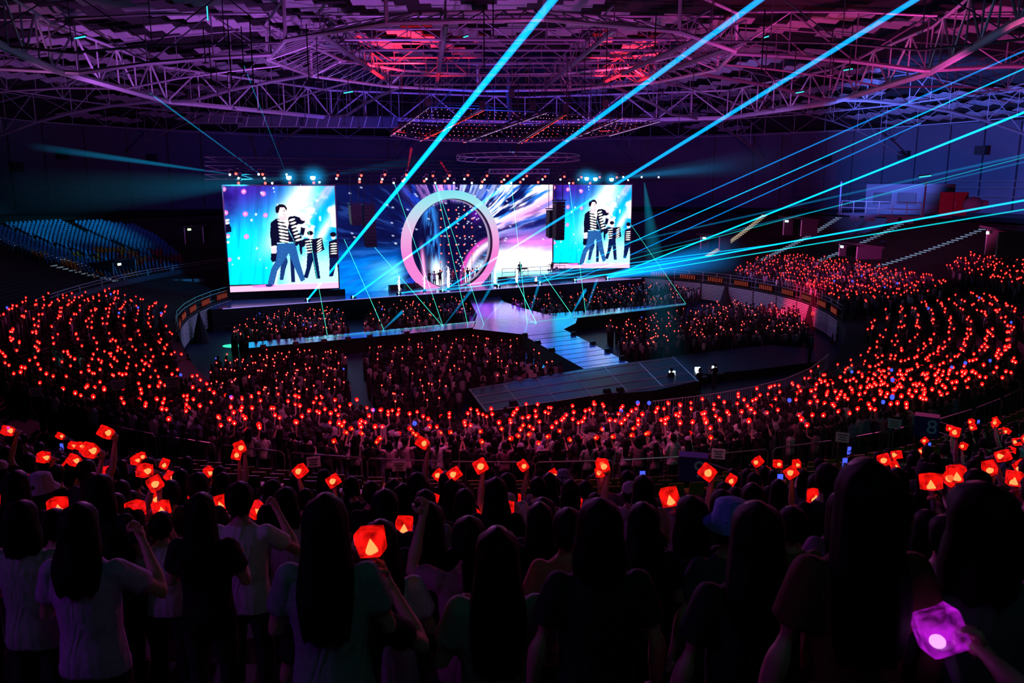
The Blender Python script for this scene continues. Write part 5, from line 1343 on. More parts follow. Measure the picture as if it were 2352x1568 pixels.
# ---------------------------------------------------------------- hand-placed people close to the camera
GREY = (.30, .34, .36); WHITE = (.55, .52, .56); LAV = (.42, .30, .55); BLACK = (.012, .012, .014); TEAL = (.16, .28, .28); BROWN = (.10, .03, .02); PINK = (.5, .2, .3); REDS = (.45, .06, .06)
def at_head(px, py, D, pose, hair, col, label, stickpx=None, **k):
    top = atD(px, py, D); z = surf_z(top.x, top.y)
    sc = max(.90, min(1.10, (top.z - z) / 1.76))
    z = min(z, top.z - 1.76 * sc + 0.25); z = top.z - 1.76 * sc
    return person((top.x, top.y, z), pose, hair, col, label, scale=sc, **k)
fg = [
 (45, 1146, 4.1, 'face_r', 'bob', GREY, 'person in a grey-teal tee with bobbed hair at the picture edge'),
 (178, 1150, 3.7, 'face_r', 'mid', LAV, 'person in a lavender blouse with elbow raised beside the square lantern'),
 (368, 1172, 5.8, 'face_r', 'short', WHITE, 'person in a pale tee between the lavender blouse and the long-haired head'),
 (458, 1128, 4.7, 'chest', 'long', BLACK, 'dark-clothed long-haired person beside the broad white shirt'),
 (548, 1103, 5.4, 'face_r', 'short', (.62, .56, .64), 'short-haired person in a loose white shirt seen from behind'),
 (388, 1100, 7.2, 'raise_l', 'short', REDS, 'short-haired person in a red-lit tee behind the pale tee'),  # red light on this tee is put into its colour
 (655, 1116, 6.2, 'chest', 'bob', (.35, .33, .36), 'bob-haired person in grey between the white shirt and the tallest long hair'),
 (745, 1128, 3.0, 'chest', 'long', (.20, .27, .28), 'person with very long straight hair in a dark teal top, beside the big lantern'),
 (872, 1190, 3.6, 'face_l', 'mid', (.45, .40, .52), 'person in a pale violet tee just behind the big square lantern'),
 (985, 1150, 4.6, 'chest', 'long', BLACK, 'dark long-haired person between the violet tee and the raised pink hand'),
 (1076, 1182, 4.1, 'raise_l', 'tail', (.30, .14, .2), 'person with a tied ponytail and a pink-lit raised forearm'),
 (1142, 1205, 3.2, 'chest', 'long', (.22, .26, .24), 'long-haired person in a grey-green top below the small orange lanterns'),
 (1240, 1150, 4.8, 'chest', 'long', BLACK, 'long-haired person in black beside the red-lit bare neck'),
 (1306, 1163, 4.3, 'down', 'short', (.55, .16, .16), 'short-haired person whose neck and tee glow red'),  # tee colour carries the red light falling on it
 (1378, 1140, 2.9, 'down', 'bob', BLACK, 'broad black silhouette beside the red-lit neck'),
 (1478, 1088, 7.2, 'raise_l', 'mid', (.4, .25, .4), 'person with wavy hair and violet top near the number nine sign', ),
 (1478, 1150, 4.0, 'chest', 'mid', BLACK, 'black-clothed person left of the bright lantern on a raised arm'),
 (1590, 1135, 4.4, 'down', 'bob', BLACK, 'black-clothed person right under the number nine sign'),
 (1682, 1148, 4.2, 'down', 'short', (.05, .06, .09), 'person in a blue bucket hat behind the broad dark back'),
 (1742, 1146, 2.7, 'down', 'mid', BLACK, 'broad dark back in front of the blue bucket hat'),
 (1822, 1160, 4.6, 'face_l', 'short', (.16, .12, .06), 'person with a raised brownish arm beside the broad dark back'),
 (1935, 1125, 5.2, 'chest', 'long', (.25, .12, .25), 'long-haired person in violet below the cluster of lanterns'),
 (1998, 1045, 2.25, 'down', 'long', BROWN, 'tall long-haired person in a dark red-brown top'),
 (2262, 1100, 2.35, 'chest', 'bob', (.06, .075, .085), 'big dark-haired person in charcoal at the picture edge'),
 (2175, 1180, 4.3, 'chest', 'short', PINK, 'person in violet-pink beside the big dark head'),
 (262, 1130, 6.4, 'raise_r', 'mid', BLACK, 'dark person with tousled hair behind the lavender blouse'),
 (120, 1165, 5.0, 'chest', 'short', (.2, .2, .22), 'dark short-haired person below the smeared lantern near the picture edge'),
 (925, 1108, 7.2, 'chest', 'long', BLACK, 'long-haired person in black above the violet tee'),
 (700, 1120, 7.6, 'raise_r', 'short', BLACK, 'dark person with raised lantern behind the very long hair'),
 (1880, 1085, 6.8, 'chest', 'bob', BLACK, 'bob-haired dark person behind the lantern cluster'),
]
FG = {}
for i, f in enumerate(fg):
    hat = 'bucket' if i == 18 else None
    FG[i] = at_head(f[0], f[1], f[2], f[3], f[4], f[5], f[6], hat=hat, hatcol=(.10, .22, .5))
for i, sd in ((5, -1), (15, -1), (25, 1), (28, 1)): stick(FG[i][1][sd], 'red lantern in the raised hand of the ' + ' '.join(fg[i][6].split()[:7]), None, True, .4)
fg_xy = [o.location.copy() for o, g in FG.values()]
# lanterns at measured spots, held in raised hands
lan = [(858, 1252, 3.42, 'big square red lantern glowing over the pale violet shoulder', 8), (312, 1173, 6.0, 'square red lantern above the raised elbow of the lavender blouse', 1), (133, 1166, 5.9, 'smeared red lantern beside the lavender blouse', 26), (6, 1160, 5.6, 'red lantern cut by the picture edge', 0),
       (115, 1140, 7.6, None, None), (272, 1147, 8.0, None, None), (375, 1172, 6.3, 'red lantern in front of the pale tee', 2), (512, 1157, 7.0, 'red lantern at the shoulder of the loose white shirt', 4), (608, 1160, 6.6, 'red lantern at the raised arm of the loose white shirt', None), (353, 1135, 8.4, None, None), (466, 1130, 8.6, None, None),
       (926, 1212, 5.5, 'tilted red lantern beside the long dark hair', 9), (985, 1151, 7.6, 'square red lantern over the dark long hair', 9), (1060, 1157, 8.6, None, None), (1090, 1190, 7.2, 'small red lantern under the raised pink hand', 10), (1160, 1172, 6.6, 'cut-cornered red lantern above the grey-green top', 11), (1180, 1148, 8.6, None, None),
       (1318, 1158, 8.0, 'red lantern over the red-lit neck', None), (1327, 1137, 8.4, None, None), (1550, 1146, 5.3, 'large bright red lantern on the straight raised arm', 17), (1648, 1208, 5.8, 'dull red lantern beside the broad dark back', 20), (1885, 1116, 6.9, 'upper lantern of the cluster of three', 21), (1874, 1146, 6.2, 'middle lantern of the cluster of three', 21), (1887, 1170, 6.2, 'lower lantern of the cluster of three', 29),
       (2145, 1113, 5.6, 'large red lantern raised beside the tall long hair', 24), (2205, 1092, 6.0, 'pair-like red lantern above the pink forearm', 24), (2330, 1104, 6.4, 'red lantern cut by the picture edge above the big dark head', 23), (2276, 1066, 7.4, None, None), (2326, 1066, 7.4, None, None), (2283, 1028, 8.4, None, None)]
cnt = 0
def holder(px, py, D, label_p, label_s, parts=True, rr=None):
    """a person placed so that a hand closes on the stick at this spot"""
    rr = rr or random
    G = atD(px, py, D) - Vector((0, 0, .11))
    best = None
    for nm in ('high_r', 'high_l', 'raise_r', 'raise_l', 'face_r', 'face_l', 'chest'):
        s = -1 if nm.endswith('_l') else 1
        gp, ga = POSES[nm][1][s]; z = surf_z(G.x - gp.x, G.y - gp.y)
        e = abs((G.z - z) - gp.z) + rr.random() * .06
        if best is None or e < best[0]: best = (e, nm, s, gp, z)
    e, nm, s, gp, z = best
    sc = max(.88, min(1.1, (G.z - z) / gp.z))
    d = STAGE_C - G; R = Matrix.Rotation(math.atan2(d.y, d.x) - PI / 2, 3, 'Z')
    root = G - R @ (gp * sc)
    dark = rr.random() < .7
    o, g = person(root, nm, rr.choice(['short', 'bob', 'long', 'tail', 'mid']), BLACK if dark else rr.choice([GREY, WHITE, PINK, LAV]), label_p, 'spectators with lanterns a few rows below the camera', sc, face=root + (STAGE_C - G))
    return stick(g[s], label_s, None if label_s else 'raised red lanterns a few rows below the camera', parts, rr.uniform(0, 1.5))
rl = random.Random(21)
extra_xy = []
for px, py, D, lab, who in lan:
    if who is None:
        s_ = holder(px, py, D, 'spectator holding a red lantern a few rows below the camera, ' + place_up(px), lab, True, rl)
        if not lab: tag(s_, 'red lantern with parts in clear view a few rows down, '.replace(' with parts in clear view', '') + place_up(px), None, 'raised red lanterns a few rows below the camera')
        extra_xy.append(s_.location.copy())
    else:
        G = atD(px, py, D) - Vector((0, 0, .11)); ax = Vector((rl.uniform(-.3, .3), rl.uniform(-.1, .3), 1)).normalized()
        if px == 858: ax = Vector((-.12, .05, 1)).normalized()
        s_ = stick((G, ax), lab, None, True, rl.uniform(-.5, .5) if px != 858 else 0.25)
        # the hand that holds it belongs to whoever stands there: forearm of the nearest placed person
        o, g = FG[who]; 
        if min((gp - G).length for gp, a in g.values()) > .25:
            h_, gg = None, None
            d = STAGE_C - G; R = Matrix.Rotation(math.atan2(d.y, d.x) - PI / 2, 3, 'Z'); best = None
            for nm in ('high_r', 'high_l', 'raise_r', 'raise_l', 'face_r', 'face_l', 'chest'):
                sd = -1 if nm.endswith('_l') else 1; gp = POSES[nm][1][sd][0]; z = surf_z(G.x, G.y - .25); e = abs(G.z - z - gp.z)
                if best is None or e < best[0]: best = (e, nm, gp)
            e, nm, gp = best; root = G - R @ gp
            person(root, nm, rl.choice(['short', 'bob', 'long', 'mid']), BLACK, 'spectator in black holding the ' + ' '.join(lab.split()[:9]), None, 1.0, face=root + d)
            extra_xy.append(root)
# the violet stick held out by a neighbour standing beside the camera
G = atD(2212, 1470, 2.12); gp, ga = POSES['fwd_l'][1][-1]
d = Vector((-0.12, 1, 0)); R = Matrix.Rotation(math.atan2(d.y, d.x) - PI / 2, 3, 'Z'); root = G - R @ gp
o, g = person(root, 'fwd_l', 'mid', (.03, .03, .04), 'neighbour in black beside the camera holding out the violet lantern', None, 1.0, face=root + d)
stick((G - Vector((.02, 0, .09)), Vector((-.35, .25, 1)).normalized()), 'large blurred violet lantern held out close to the camera', None, True, .6, PSHELL, PCORE, .118)

# ---------------------------------------------------------------- everyone else
NEAR = [(60, 905), (130, 888), (300, 890), (430, 868), (520, 905), (800, 925), (872, 948), (1080, 952), (1200, 938), (1500, 930), (1700, 915), (1850, 880), (1880, 850), (1990, 832), (2100, 800), (2352, 745), (2352, 838), (2100, 958), (1750, 1008), (1500, 1040), (1150, 1050), (800, 1040), (450, 1020), (360, 995), (130, 950)]
LOWL = [(-40, 700), (90, 682), (250, 668), (335, 690), (392, 712), (388, 760), (410, 858), (330, 878), (200, 872), (-40, 868)]
FARR = [(1695, 612), (1760, 588), (1870, 582), (1960, 597), (2190, 640), (2175, 662), (2060, 690), (1960, 700), (1850, 663), (1695, 630)]
RIGHT = [(2005, 745), (2060, 702), (2150, 692), (2290, 668), (2400, 690), (2400, 850), (2100, 945), (1960, 930), (1985, 830), (2000, 800)]
UPR = [(2178, 607), (2250, 575), (2400, 568), (2400, 665), (2260, 642), (2180, 618)]
UPN = [(-60, 985), (110, 1012), (250, 1062), (450, 1075), (700, 1100), (880, 1108), (1000, 1118), (1120, 1118), (1400, 1095), (1540, 1098), (1640, 1098), (1700, 1078), (1900, 1062), (2100, 1030), (2200, 990), (2420, 955), (2420, 1300), (-60, 1300)]
FL = [[(515, 765), (600, 712), (790, 712), (800, 752), (560, 785)], [(835, 728), (880, 690), (1062, 682), (1080, 722), (960, 738), (840, 752)], [(482, 822), (790, 800), (806, 930), (700, 925), (520, 900), (470, 900)],
      [(830, 802), (1000, 775), (1085, 772), (1180, 782), (1310, 850), (1060, 885), (1040, 925), (868, 935)], [(1160, 692), (1440, 652), (1615, 656), (1560, 690), (1250, 708)], [(1392, 745), (1600, 705), (1690, 692), (1830, 705), (1885, 800), (1850, 805), (1560, 808), (1440, 790)]]
cr = random.Random(99)
people = []      # (x, y, z, zone)
def try_add(p, zone, poly, keep):
    x, y = project((p.x, p.y, p.z + 1.6))
    if zone[:5] == 'floor' and ((p - P1).dot(en) > -1.2 or any(inpoly(p.x, p.y, q) for q in RUNPOLYS)): return
    if zone == 'upnear' and 1525 < x < 1660 and y < 1160: return
    if inpoly(x, y, poly) and cr.random() < keep:
        people.append((p.x + cr.uniform(-.06, .06), p.y + cr.uniform(-.08, .08), p.z, zone))
for k in range(NL):
    th = -PI - .9
    while th < 1.1:
        p = row_pt(k, th); c_, n_ = bowl(k / NL, th), bowl((k + 1) / NL, th)
        dep = (Vector((n_.x, n_.y, 0)) - Vector((c_.x, c_.y, 0))).length
        th += .53 / math.hypot(p.x - CX, p.y - CY)
        if dep < .62 and k % 2: continue
        s = math.sin(th)
        if s < -.35 or (p.y < 60): 
            try_add(p, 'near', NEAR, .86); try_add(p, 'left', LOWL, .9) ; try_add(p, 'right', RIGHT, .92)
        else:
            try_add(p, 'left', LOWL, .9); try_add(p, 'farright', FARR, .92); try_add(p, 'right', RIGHT, .92)
for k in range(NU):
    th = -PI - .2
    while th < .9:
        p = row_pt(k, th, False); th += .56 / math.hypot(p.x - CX, p.y - CY)
        if p.y < 25 and p.y > 5.0:
            if any((Vector((p.x, p.y)) - Vector((q.x, q.y))).length < .55 for q in fg_xy + extra_xy): continue
            try_add(p, 'upnear', UPN, .62 if p.y > 8 else .45)
        elif p.y >= 25:
            try_add(p, 'upright', UPR, .8)
            if p.y < 60: try_add(p, 'upnear', UPN, .7)
for fi, poly in enumerate(FL):
    us = [(p.x, p.y) for p in px_poly(poly, 1.6)]; x0, x1 = min(u[0] for u in us), max(u[0] for u in us); y0, y1 = min(u[1] for u in us), max(u[1] for u in us)
    y = y0
    while y < y1:
        x = x0 + cr.uniform(0, .4)
        while x < x1:
            try_add(Vector((x, y, 0.0)), 'floor%d' % fi, poly, (.9, .75, .92, .9, .7, .9)[fi]); x += .60
        y += .78
people.sort(key=lambda q: q[1] ** 2 + q[0] ** 2)
pstick = {'near': .44, 'left': .52, 'right': .60, 'farright': .55, 'upnear': .42, 'upright': .6, 'floor0': .42, 'floor1': .28, 'floor2': .46, 'floor3': .26, 'floor4': .30, 'floor5': .35}
N_IND = 300 - len(FG) - len(extra_xy) - 20
PAL = [BLACK] * 9 + [(.03, .03, .035)] * 4 + [(.05, .04, .06), (.10, .10, .11), (.22, .22, .24), (.38, .36, .38), (.50, .48, .50), (.42, .28, .34), (.20, .10, .14), (.10, .14, .22), (.45, .42, .48)]
n_stick = 0; n_phone = 0
far_sticks = []; far_people = []
for i, (x, y, z, zone) in enumerate(people):
    hs = cr.random() < pstick[zone]
    if i < N_IND:
        isphone = (not hs) and cr.random() < .10
        pose = cr.choice(['high_r', 'high_l', 'raise_r', 'raise_l', 'raise_r', 'raise_l', 'face_r', 'face_l']) if hs else (cr.choice(['raise_r', 'raise_l']) if isphone else cr.choice(['chest', 'down', 'chest', 'both'] if y > 13 else ['chest', 'down', 'chest']))
        hat = 'cap' if cr.random() < .06 else ('bucket' if cr.random() < .04 else None)
        hr = cr.choice(['short', 'bob', 'long', 'long', 'tail', 'mid', 'short']); pc = cr.choice(PAL)
        qx = project((x, y, z + 1.6))[0]
        if zone == 'upnear': where, grp = PLACE_UP[sum(qx > e for e in (200, 400, 620, 800, 1000, 1200, 1400, 1620, 1840, 2060, 2220))], 'spectators above the near railing'
        else: where, grp = PLACE_LOW[sum(qx > e for e in (500, 760, 960, 1150, 1350, 1560, 1780, 2000))], 'spectators just past the near railing'
        lum = max(pc); cn = 'black' if lum < .02 else ('charcoal' if lum < .09 else ('grey' if lum < .3 and max(pc) - min(pc) < .05 else ('pink' if pc[0] > pc[2] + .05 else ('navy' if pc[2] > pc[0] + .05 else 'white'))))
        hn = {'short': 'short-haired', 'bob': 'bob-haired', 'long': 'long-haired', 'tail': 'ponytailed', 'mid': 'loose-haired'}[hr] if not hat else {'cap': 'cap-wearing', 'bucket': 'bucket-hatted'}[hat]
        act = 'raising a phone' if isphone else ('arms down' if pose == 'down' else ('hands at the chest' if pose == 'chest' else ('both arms raised' if pose == 'both' else ('reaching high' if pose[:4] == 'high' else ('arm raised' if pose[:5] == 'raise' else 'hand at face height')))))
        labp = '%s spectator in %s, %s, %s' % (hn, cn, act, where)
        o, g = person((x, y, z), pose, hr, pc, labp, grp, cr.uniform(.92, 1.06), hat=hat, hatcol=cr.choice([(.4, .4, .42), (.02, .02, .03), (.3, .25, .35)]), face=Vector((x, y, 0)) + (STAGE_C - Vector((x, y, 0))) + Vector((cr.uniform(-18, 18), 0, 0)))
        s = -1 if pose.endswith('_l') else 1
        if hs:
            stick((g[s][0], (g[s][1] + Vector((cr.uniform(-.3, .3), cr.uniform(-.2, .2), 0))).normalized()), 'red lantern held by the %s spectator in %s, %s' % (hn, cn, where), 'red lanterns above the near railing' if zone == 'upnear' else 'red lanterns just past the near railing', False, cr.uniform(0, 1.5)); n_stick += 1
        elif isphone:
            tag(link('phone', PHONE, None, stick_mw(g[s]) if False else Matrix.Translation(g[s][0]) @ Matrix.Rotation(cr.uniform(-.2, .2), 4, 'Z')), 'blue-lit phone raised by the %s spectator in %s, %s' % (hn, cn, where), 'phone', 'raised phones'); n_phone += 1
    else:
        far_people.append((x, y, z, zone, hs))

# low-detail crowd, joined: far too many and too small to count
def crowd_template(arm):
    b = MB(); m = M['dark']; vs = []; n = 6
    rings = [(0.0, .13, .11), (.80, .17, .12), (1.05, .17, .12), (1.36, .20, .11), (1.47, .06, .06)]
    for z, rx, ry in rings: vs += [(rx * math.cos(2 * PI * k / n), ry * math.sin(2 * PI * k / n), z) for k in range(n)]
    fs = [(i * n + k, i * n + (k + 1) % n, (i + 1) * n + (k + 1) % n, (i + 1) * n + k) for i in range(len(rings) - 1) for k in range(n)]
    b.add(vs, fs, m); n0 = len(b.v)
    b.ell((0, 0, 1.62), (.095, .105, .135), m, 7, 4); n1 = len(b.v)
    if arm: b.tube([V(.19, 0, 1.36), V(.28, .14, 1.42), V(.25, .25, 1.70)], [.05, .042, .035], m, 4)
    v = np.array(b.v); part = np.zeros(len(v), int)
    part[:n0] = np.where(v[:n0, 2] < .9, 2, 0); part[n0:n1] = 1; part[n1:] = 3
    return v, b.f, part
TP = [crowd_template(False), crowd_template(True)]
def build_crowd(name, label, rows):
    vs = []; fs = []; cols = []; off = 0
    for (x, y, z, zone, hs) in rows:
        v, f, part = TP[1 if hs else 0]
        d = STAGE_C - Vector((x, y, 0)); a = math.atan2(d.y, d.x) - PI / 2 + cr.uniform(-.2, .2); sc = cr.uniform(.90, 1.05)
        mir = cr.choice((-1, 1)); c_, s_ = math.cos(a), math.sin(a)
        vv = v * sc * np.array([1, 1, 1]); vx = vv[:, 0] * mir
        P = np.stack([vx * c_ - vv[:, 1] * s_ + x, vx * s_ + vv[:, 1] * c_ + y, vv[:, 2] + z], 1)
        shirt = np.array(cr.choice(PAL)); pal = np.array([shirt, (.008, .006, .006), (.014, .014, .018), shirt * .5 + np.array((.2, .11, .08))])
        cols.append(pal[part]); vs.append(P); fs += [tuple(i + off for i in q) for q in f]; off += len(v)
        if hs:
            hx, hy = .25 * mir * sc, .25 * sc; far_sticks.append((hx * c_ - hy * s_ + x, hx * s_ + hy * c_ + y, z + (1.70 * sc) + .10, zone))
    if not vs: return
    me = bpy.data.meshes.new(name); me.from_pydata(np.concatenate(vs).tolist(), [], fs); me.update()
    at = me.color_attributes.new('col', 'FLOAT_COLOR', 'POINT'); c4 = np.ones((off, 4), np.float32); c4[:, :3] = np.concatenate(cols); at.data.foreach_set('color', c4.reshape(-1))
    me.materials.append(CROWDM)
    tag(link(name, me), label, 'crowd', None, 'stuff')
CROWDM = vcol_mat('crowd_cloth')
zones = {'near': ('crowd in the front rows of the near lower stand', ['near']), 'left': ('crowd of the lower stand below the empty blue seats', ['left']), 'right': ('crowd of the curving lower stand at the picture edge', ['right']), 'far': ('crowd of the far lower stand above the slatted wall', ['farright']),
         'up': ('crowd of the upper stand below the pink-lit hut', ['upright', 'upnear']), 'f0': ('floor crowd between the tall screen and the long runway arm', ['floor0', 'floor1']), 'f2': ('floor crowd nearest the long runway arm', ['floor2']), 'f3': ('floor crowd between the aisle and the slanting runway', ['floor3']), 'f4': ('floor crowd behind the far runway arm', ['floor4']), 'f5': ('floor crowd in front of the red-lit slatted wall', ['floor5'])}
zstick = {}
for key, (lab, zs) in zones.items():
    n0 = len(far_sticks); build_crowd('crowd', lab, [r for r in far_people if r[3] in zs]); zstick[key] = (n0, len(far_sticks))
def stick_template(r, c):
    b = MB(); b.ell((0, 0, 0), (r, r, r * 1.1), M['far_shell'], 6, 4); n0 = len(b.f); b.ell((0, 0, -r * .25), (c, c, c * 1.1), M['far_core'], 6, 4); return np.array(b.v), b.f, n0
SMALL, LARGE = stick_template(.064, .029), stick_template(.088, .028)
for key, (a0, a1) in zstick.items():
    rows = far_sticks[a0:a1]; rows.sort(key=lambda q: q[1])
    if not rows: continue
    vs = []; fs = []; ms = []; off = 0
    for (x, y, z, zone) in rows:
        SV, SF, SN = SMALL if zone[:5] == 'floor' else LARGE; g = cr.uniform(.85, 1.12); d = math.hypot(x, y)
        tl = cr.uniform(-.4, .4); R = np.array(Matrix.Rotation(tl, 3, 'Y'))
        vs.append((SV * g) @ R.T + np.array((x, y, z)))
        blue = cr.random() < .018
        fs += [tuple(i + off for i in q) for q in SF]; ms += ([2] * len(SF)) if blue else ([0] * SN + [1] * (len(SF) - SN)); off += len(SV)
    me = bpy.data.meshes.new('light_sticks'); me.from_pydata(np.concatenate(vs).tolist(), [], fs); me.update()
    for m_ in ('far_shell', 'far_core', 'far_blue'): me.materials.append(M[m_])
    me.polygons.foreach_set('material_index', ms)
    tag(link('light_sticks', me), 'red light sticks waved by the ' + zones[key][0], 'light sticks', None, 'stuff')
print('people', len(people), 'far sticks', len(far_sticks), 'ind sticks', n_stick, 'phones', n_phone)

# ---------------------------------------------------------------- performers, band, crew
perf = [(985, 656, 'raise_r', (.02, .02, .03)), (998, 658, 'both', (.5, .5, .55)), (1011, 655, 'high_l', (.02, .02, .03)), (1041, 653, 'chest', (.25, .1, .12)), (1064, 651, 'raise_l', (.5, .5, .52)), (1074, 649, 'both', (.03, .03, .04)), (1086, 650, 'down', (.45, .45, .5)), (1096, 648, 'raise_r', (.02, .02, .03)), (1106, 646, 'high_r', (.05, .05, .06)), (1124, 645, 'chest', (.02, .02, .03))]
for i, (px, py, pose, col) in enumerate(perf):
    p = atz(px, py, ZS); person(p, pose, 'short', col, 'performer in a band jacket dancing before the glowing ring, %s from the tall screen' % ORD[i], 'dancing performers', 1.02, face=Vector((cr.uniform(-15, 25), 0, 0)))
def riser(px, py, label, w_, d_, h_):
    p = atz(px, py, ZS); t = thing('band_riser', label, 'riser', p)
    board('deck', p + Vector((0, 0, h_ / 2)), (w_, d_, h_), M['black'], t, RS); 
    for u in np.linspace(-w_ / 2, w_ / 2, 6): q = p + RS @ Vector((u, d_ / 2, h_)); bar('rail_post', q, q + Vector((0, 0, .9)), .03, M['rig'], t, 5)
    for z in (.45, .9): bar('rail', p + RS @ Vector((-w_ / 2, d_ / 2, h_ + z)), p + RS @ Vector((w_ / 2, d_ / 2, h_ + z)), .03, M['rig'], t, 5)
    return p + Vector((0, 0, h_))
def drums(p, label):
    t = thing('drum_kit', label, 'drum kit', p)
    for x, y, z, r, h_ in ((0, -.3, .3, .3, .45), (-.35, -.1, .75, .18, .25), (.3, -.1, .78, .18, .25), (.65, .1, .4, .24, .45), (-.6, .2, .55, .2, .2)):
        b = MB(); q = p + RS @ Vector((x, y, 0)) + Vector((0, 0, z)); b.tube([q - Vector((0, 0, h_ / 2)), q + Vector((0, 0, h_ / 2))], r, M['white'], 12); b.build('drum', t)
    for x, y, z in ((-.8, -.1, 1.25), (.75, -.15, 1.3), (.2, -.4, 1.4)):
        q = p + RS @ Vector((x, y, 0)) + Vector((0, 0, z)); b = MB(); b.tube([q, q + Vector((0, 0, .03))], [.28, .05], M['rail'], 12); b.build('cymbal', t); bar('stand', q - Vector((0, 0, z)), q, .02, M['rail'], t, 4)
def keys(p, label):
    t = thing('keyboard', label, 'keyboard', p); board('case', p + Vector((0, 0, .95)), (1.3, .4, .12), M['black'], t, RS); board('key_bed', p + Vector((0, 0, 1.02)), (1.2, .22, .03), M['white'], t, RS)
    for s in (-1, 1): bar('leg', p + RS @ Vector((-.45 * s, 0, 0)), p + RS @ Vector((.45 * s, 0, .9)), .025, M['rig'], t, 5)
q = riser(845, 664, 'black band riser with a rail between the tall screen and the ring', 8.5, 2.6, .5); drums(q + ed * -1.0, 'drum kit on the riser beside the tall screen'); keys(q + ed * 2.6, 'keyboard on the riser beside the tall screen')
person(q + ed * -1.0 + en * .5, 'both', 'short', BLACK, 'drummer on the riser beside the tall screen', face=Vector((0, 0, 0)), scale=.85); person(q + ed * 2.6 + en * .5, 'chest', 'short', BLACK, 'keyboard player on the riser beside the tall screen', face=Vector((0, 0, 0)))
q = riser(1240, 642, 'black band riser with a rail past the ring', 9, 2.6, .5); drums(q + ed * 2.0, 'drum kit on the riser past the ring'); keys(q + ed * -2.5, 'keyboard on the riser past the ring')
person(q + ed * 2.0 + en * .5, 'both', 'short', BLACK, 'drummer on the riser past the ring', face=Vector((0, 0, 0)), scale=.85); person(q + ed * -2.5 + en * .5, 'chest', 'short', BLACK, 'keyboard player on the riser past the ring', face=Vector((0, 0, 0)))
q = riser(735, 668, 'low black equipment riser under the tall screen', 6.5, 2.2, .45); keys(q + ed * 1.2, 'keyboard under the tall screen'); person(q + ed * 1.3 + en * .6, 'face_l', 'short', BLACK, 'guitarist standing under the tall screen', face=Vector((0, 0, 0))); person(q - ed * 1.6, 'raise_r', 'mid', BLACK, 'musician bent over gear under the tall screen', face=Vector((0, 0, 0)))
for i, (px, py, pose) in enumerate([(436, 868, 'down'), (520, 742, 'chest'), (1605, 905, 'face_r'), (1540, 905, 'chest'), (1640, 893, 'face_l')]):
    p = atz(px, py, 0); person(p, pose, 'short', BLACK, 'crew member in black standing on the floor %s' % ['beside the short slatted wall', 'near the flight cases', 'at the middle monitor desk', 'at the nearest monitor desk', 'at the farthest monitor desk'][i], 'floor crew')
for i, (px, py) in enumerate([(1545, 878), (1603, 866), (1641, 858)]):
    p = atz(px, py + 24, 0); t = thing('monitor_desk', 'small desk with a bright white monitor, %s by the side platform' % ['nearest', 'middle one', 'farthest'][i], 'desk', p)
    board('top', p + Vector((0, 0, .75)), (1.1, .6, .06), M['black'], t); board('screen', p + Vector((-.1, -.05, 1.12)), ((.42, .36, .3)[i], .04, (.75, .62, .35)[i]), M['tablet'], t); bar('stem', p + Vector((0, 0, .75)), p + Vector((0, 0, 1.0)), .03, M['rig'], t)
    for s in (-1, 1): bar('leg', p + Vector((s * .45, 0, 0)), p + Vector((s * .45, 0, .75)), .03, M['rig'], t)
fc = mat('flight_case_edge', (.5, .5, .55), .3, .8, noise=.1)
for i, px in enumerate([572, 590, 610, 630]):
    p = atz(px, 724 - i, 0); t = thing('flight_case', 'black flight case with metal edges, glowing along the top, by the tall screen, %s in the row' % ORD[i], 'case', p, 'flight cases')
    board('body', p + Vector((0, 0, .6)), (.8, .8, 1.15), M['black'], t, RS)
    for sx in (-.4, .4): bar('edge', p + RS @ Vector((sx, -.41, .05)), p + RS @ Vector((sx, -.41, 1.15)), .03, fc, t, 4)
    bar('edge', p + RS @ Vector((-.4, -.41, 1.17)), p + RS @ Vector((.4, -.41, 1.17)), .04, M['tablet'], t, 4)  # highlight on the top edge put in as an emissive bar
p = atz(533, 808, 0); t = thing('floor_light', 'green-glowing oval floor light at the tip of the long runway arm', 'lamp', p); b = MB(); b.ell(p + Vector((0, 0, .5)), (.75, .45, .12), emis('oval_green', (.05, .9, .55), 1.1), 16, 6); b.build('lens', t); bar('stand', p, p + Vector((0, 0, .5)), .06, M['rig'], t)

# ---------------------------------------------------------------- seats
sb = MB(); m = M['seatp']
sb.box((0, -.02, .42), (.43, .40, .05), m); sb.add([(-.215, -.20, .44), (.215, -.20, .44), (.215, -.27, .80), (-.215, -.27, .80), (-.205, -.235, .44), (.205, -.235, .44), (.205, -.305, .80), (-.205, -.305, .80)], [(0, 1, 2, 3), (5, 4, 7, 6), (3, 2, 6, 7), (0, 3, 7, 4), (1, 5, 6, 2), (4, 5, 1, 0)], m)
sb.box((0, -.10, .20), (.06, .10, .40), M['rail'])
SEAT = sb.mesh('stadium_seat')
YEL = (.22, .16, .01); SBLUE = (.03, .22, .42); SOR = (.75, .22, .02); SRED = (.35, .03, .05); SGRN = (.05, .16, .06)
seats = []
for k in range(0, 3):                                           # rows just above the near railing
    th = -PI + .15
    while th < .2:
        p = row_pt(k, th, False); th += .60 / math.hypot(p.x - CX, p.y - CY)
        x, y = project((p.x, p.y, p.z + .6))
        if 420 < x < 2400 and 1000 < y < 1150 or (x > 1900 and 840 < y < 1100): seats.append((p, YEL if cr.random() < .7 else (.08, .11, .015), 'y%d' % k))
for k in range(20, 31):                                         # rows close to the camera
    th = -PI / 2 - .6
    while th < -PI / 2 + .6:
        p = row_pt(k, th, False); th += .58 / math.hypot(p.x - CX, p.y - CY)
        x, y = project((p.x, p.y, p.z + .5))
        if p.y > 1.8 and p.y < 6.5 and -80 < x < 2430 and y < 1750: seats.append((p, (.10, .13, .02), 'n'))
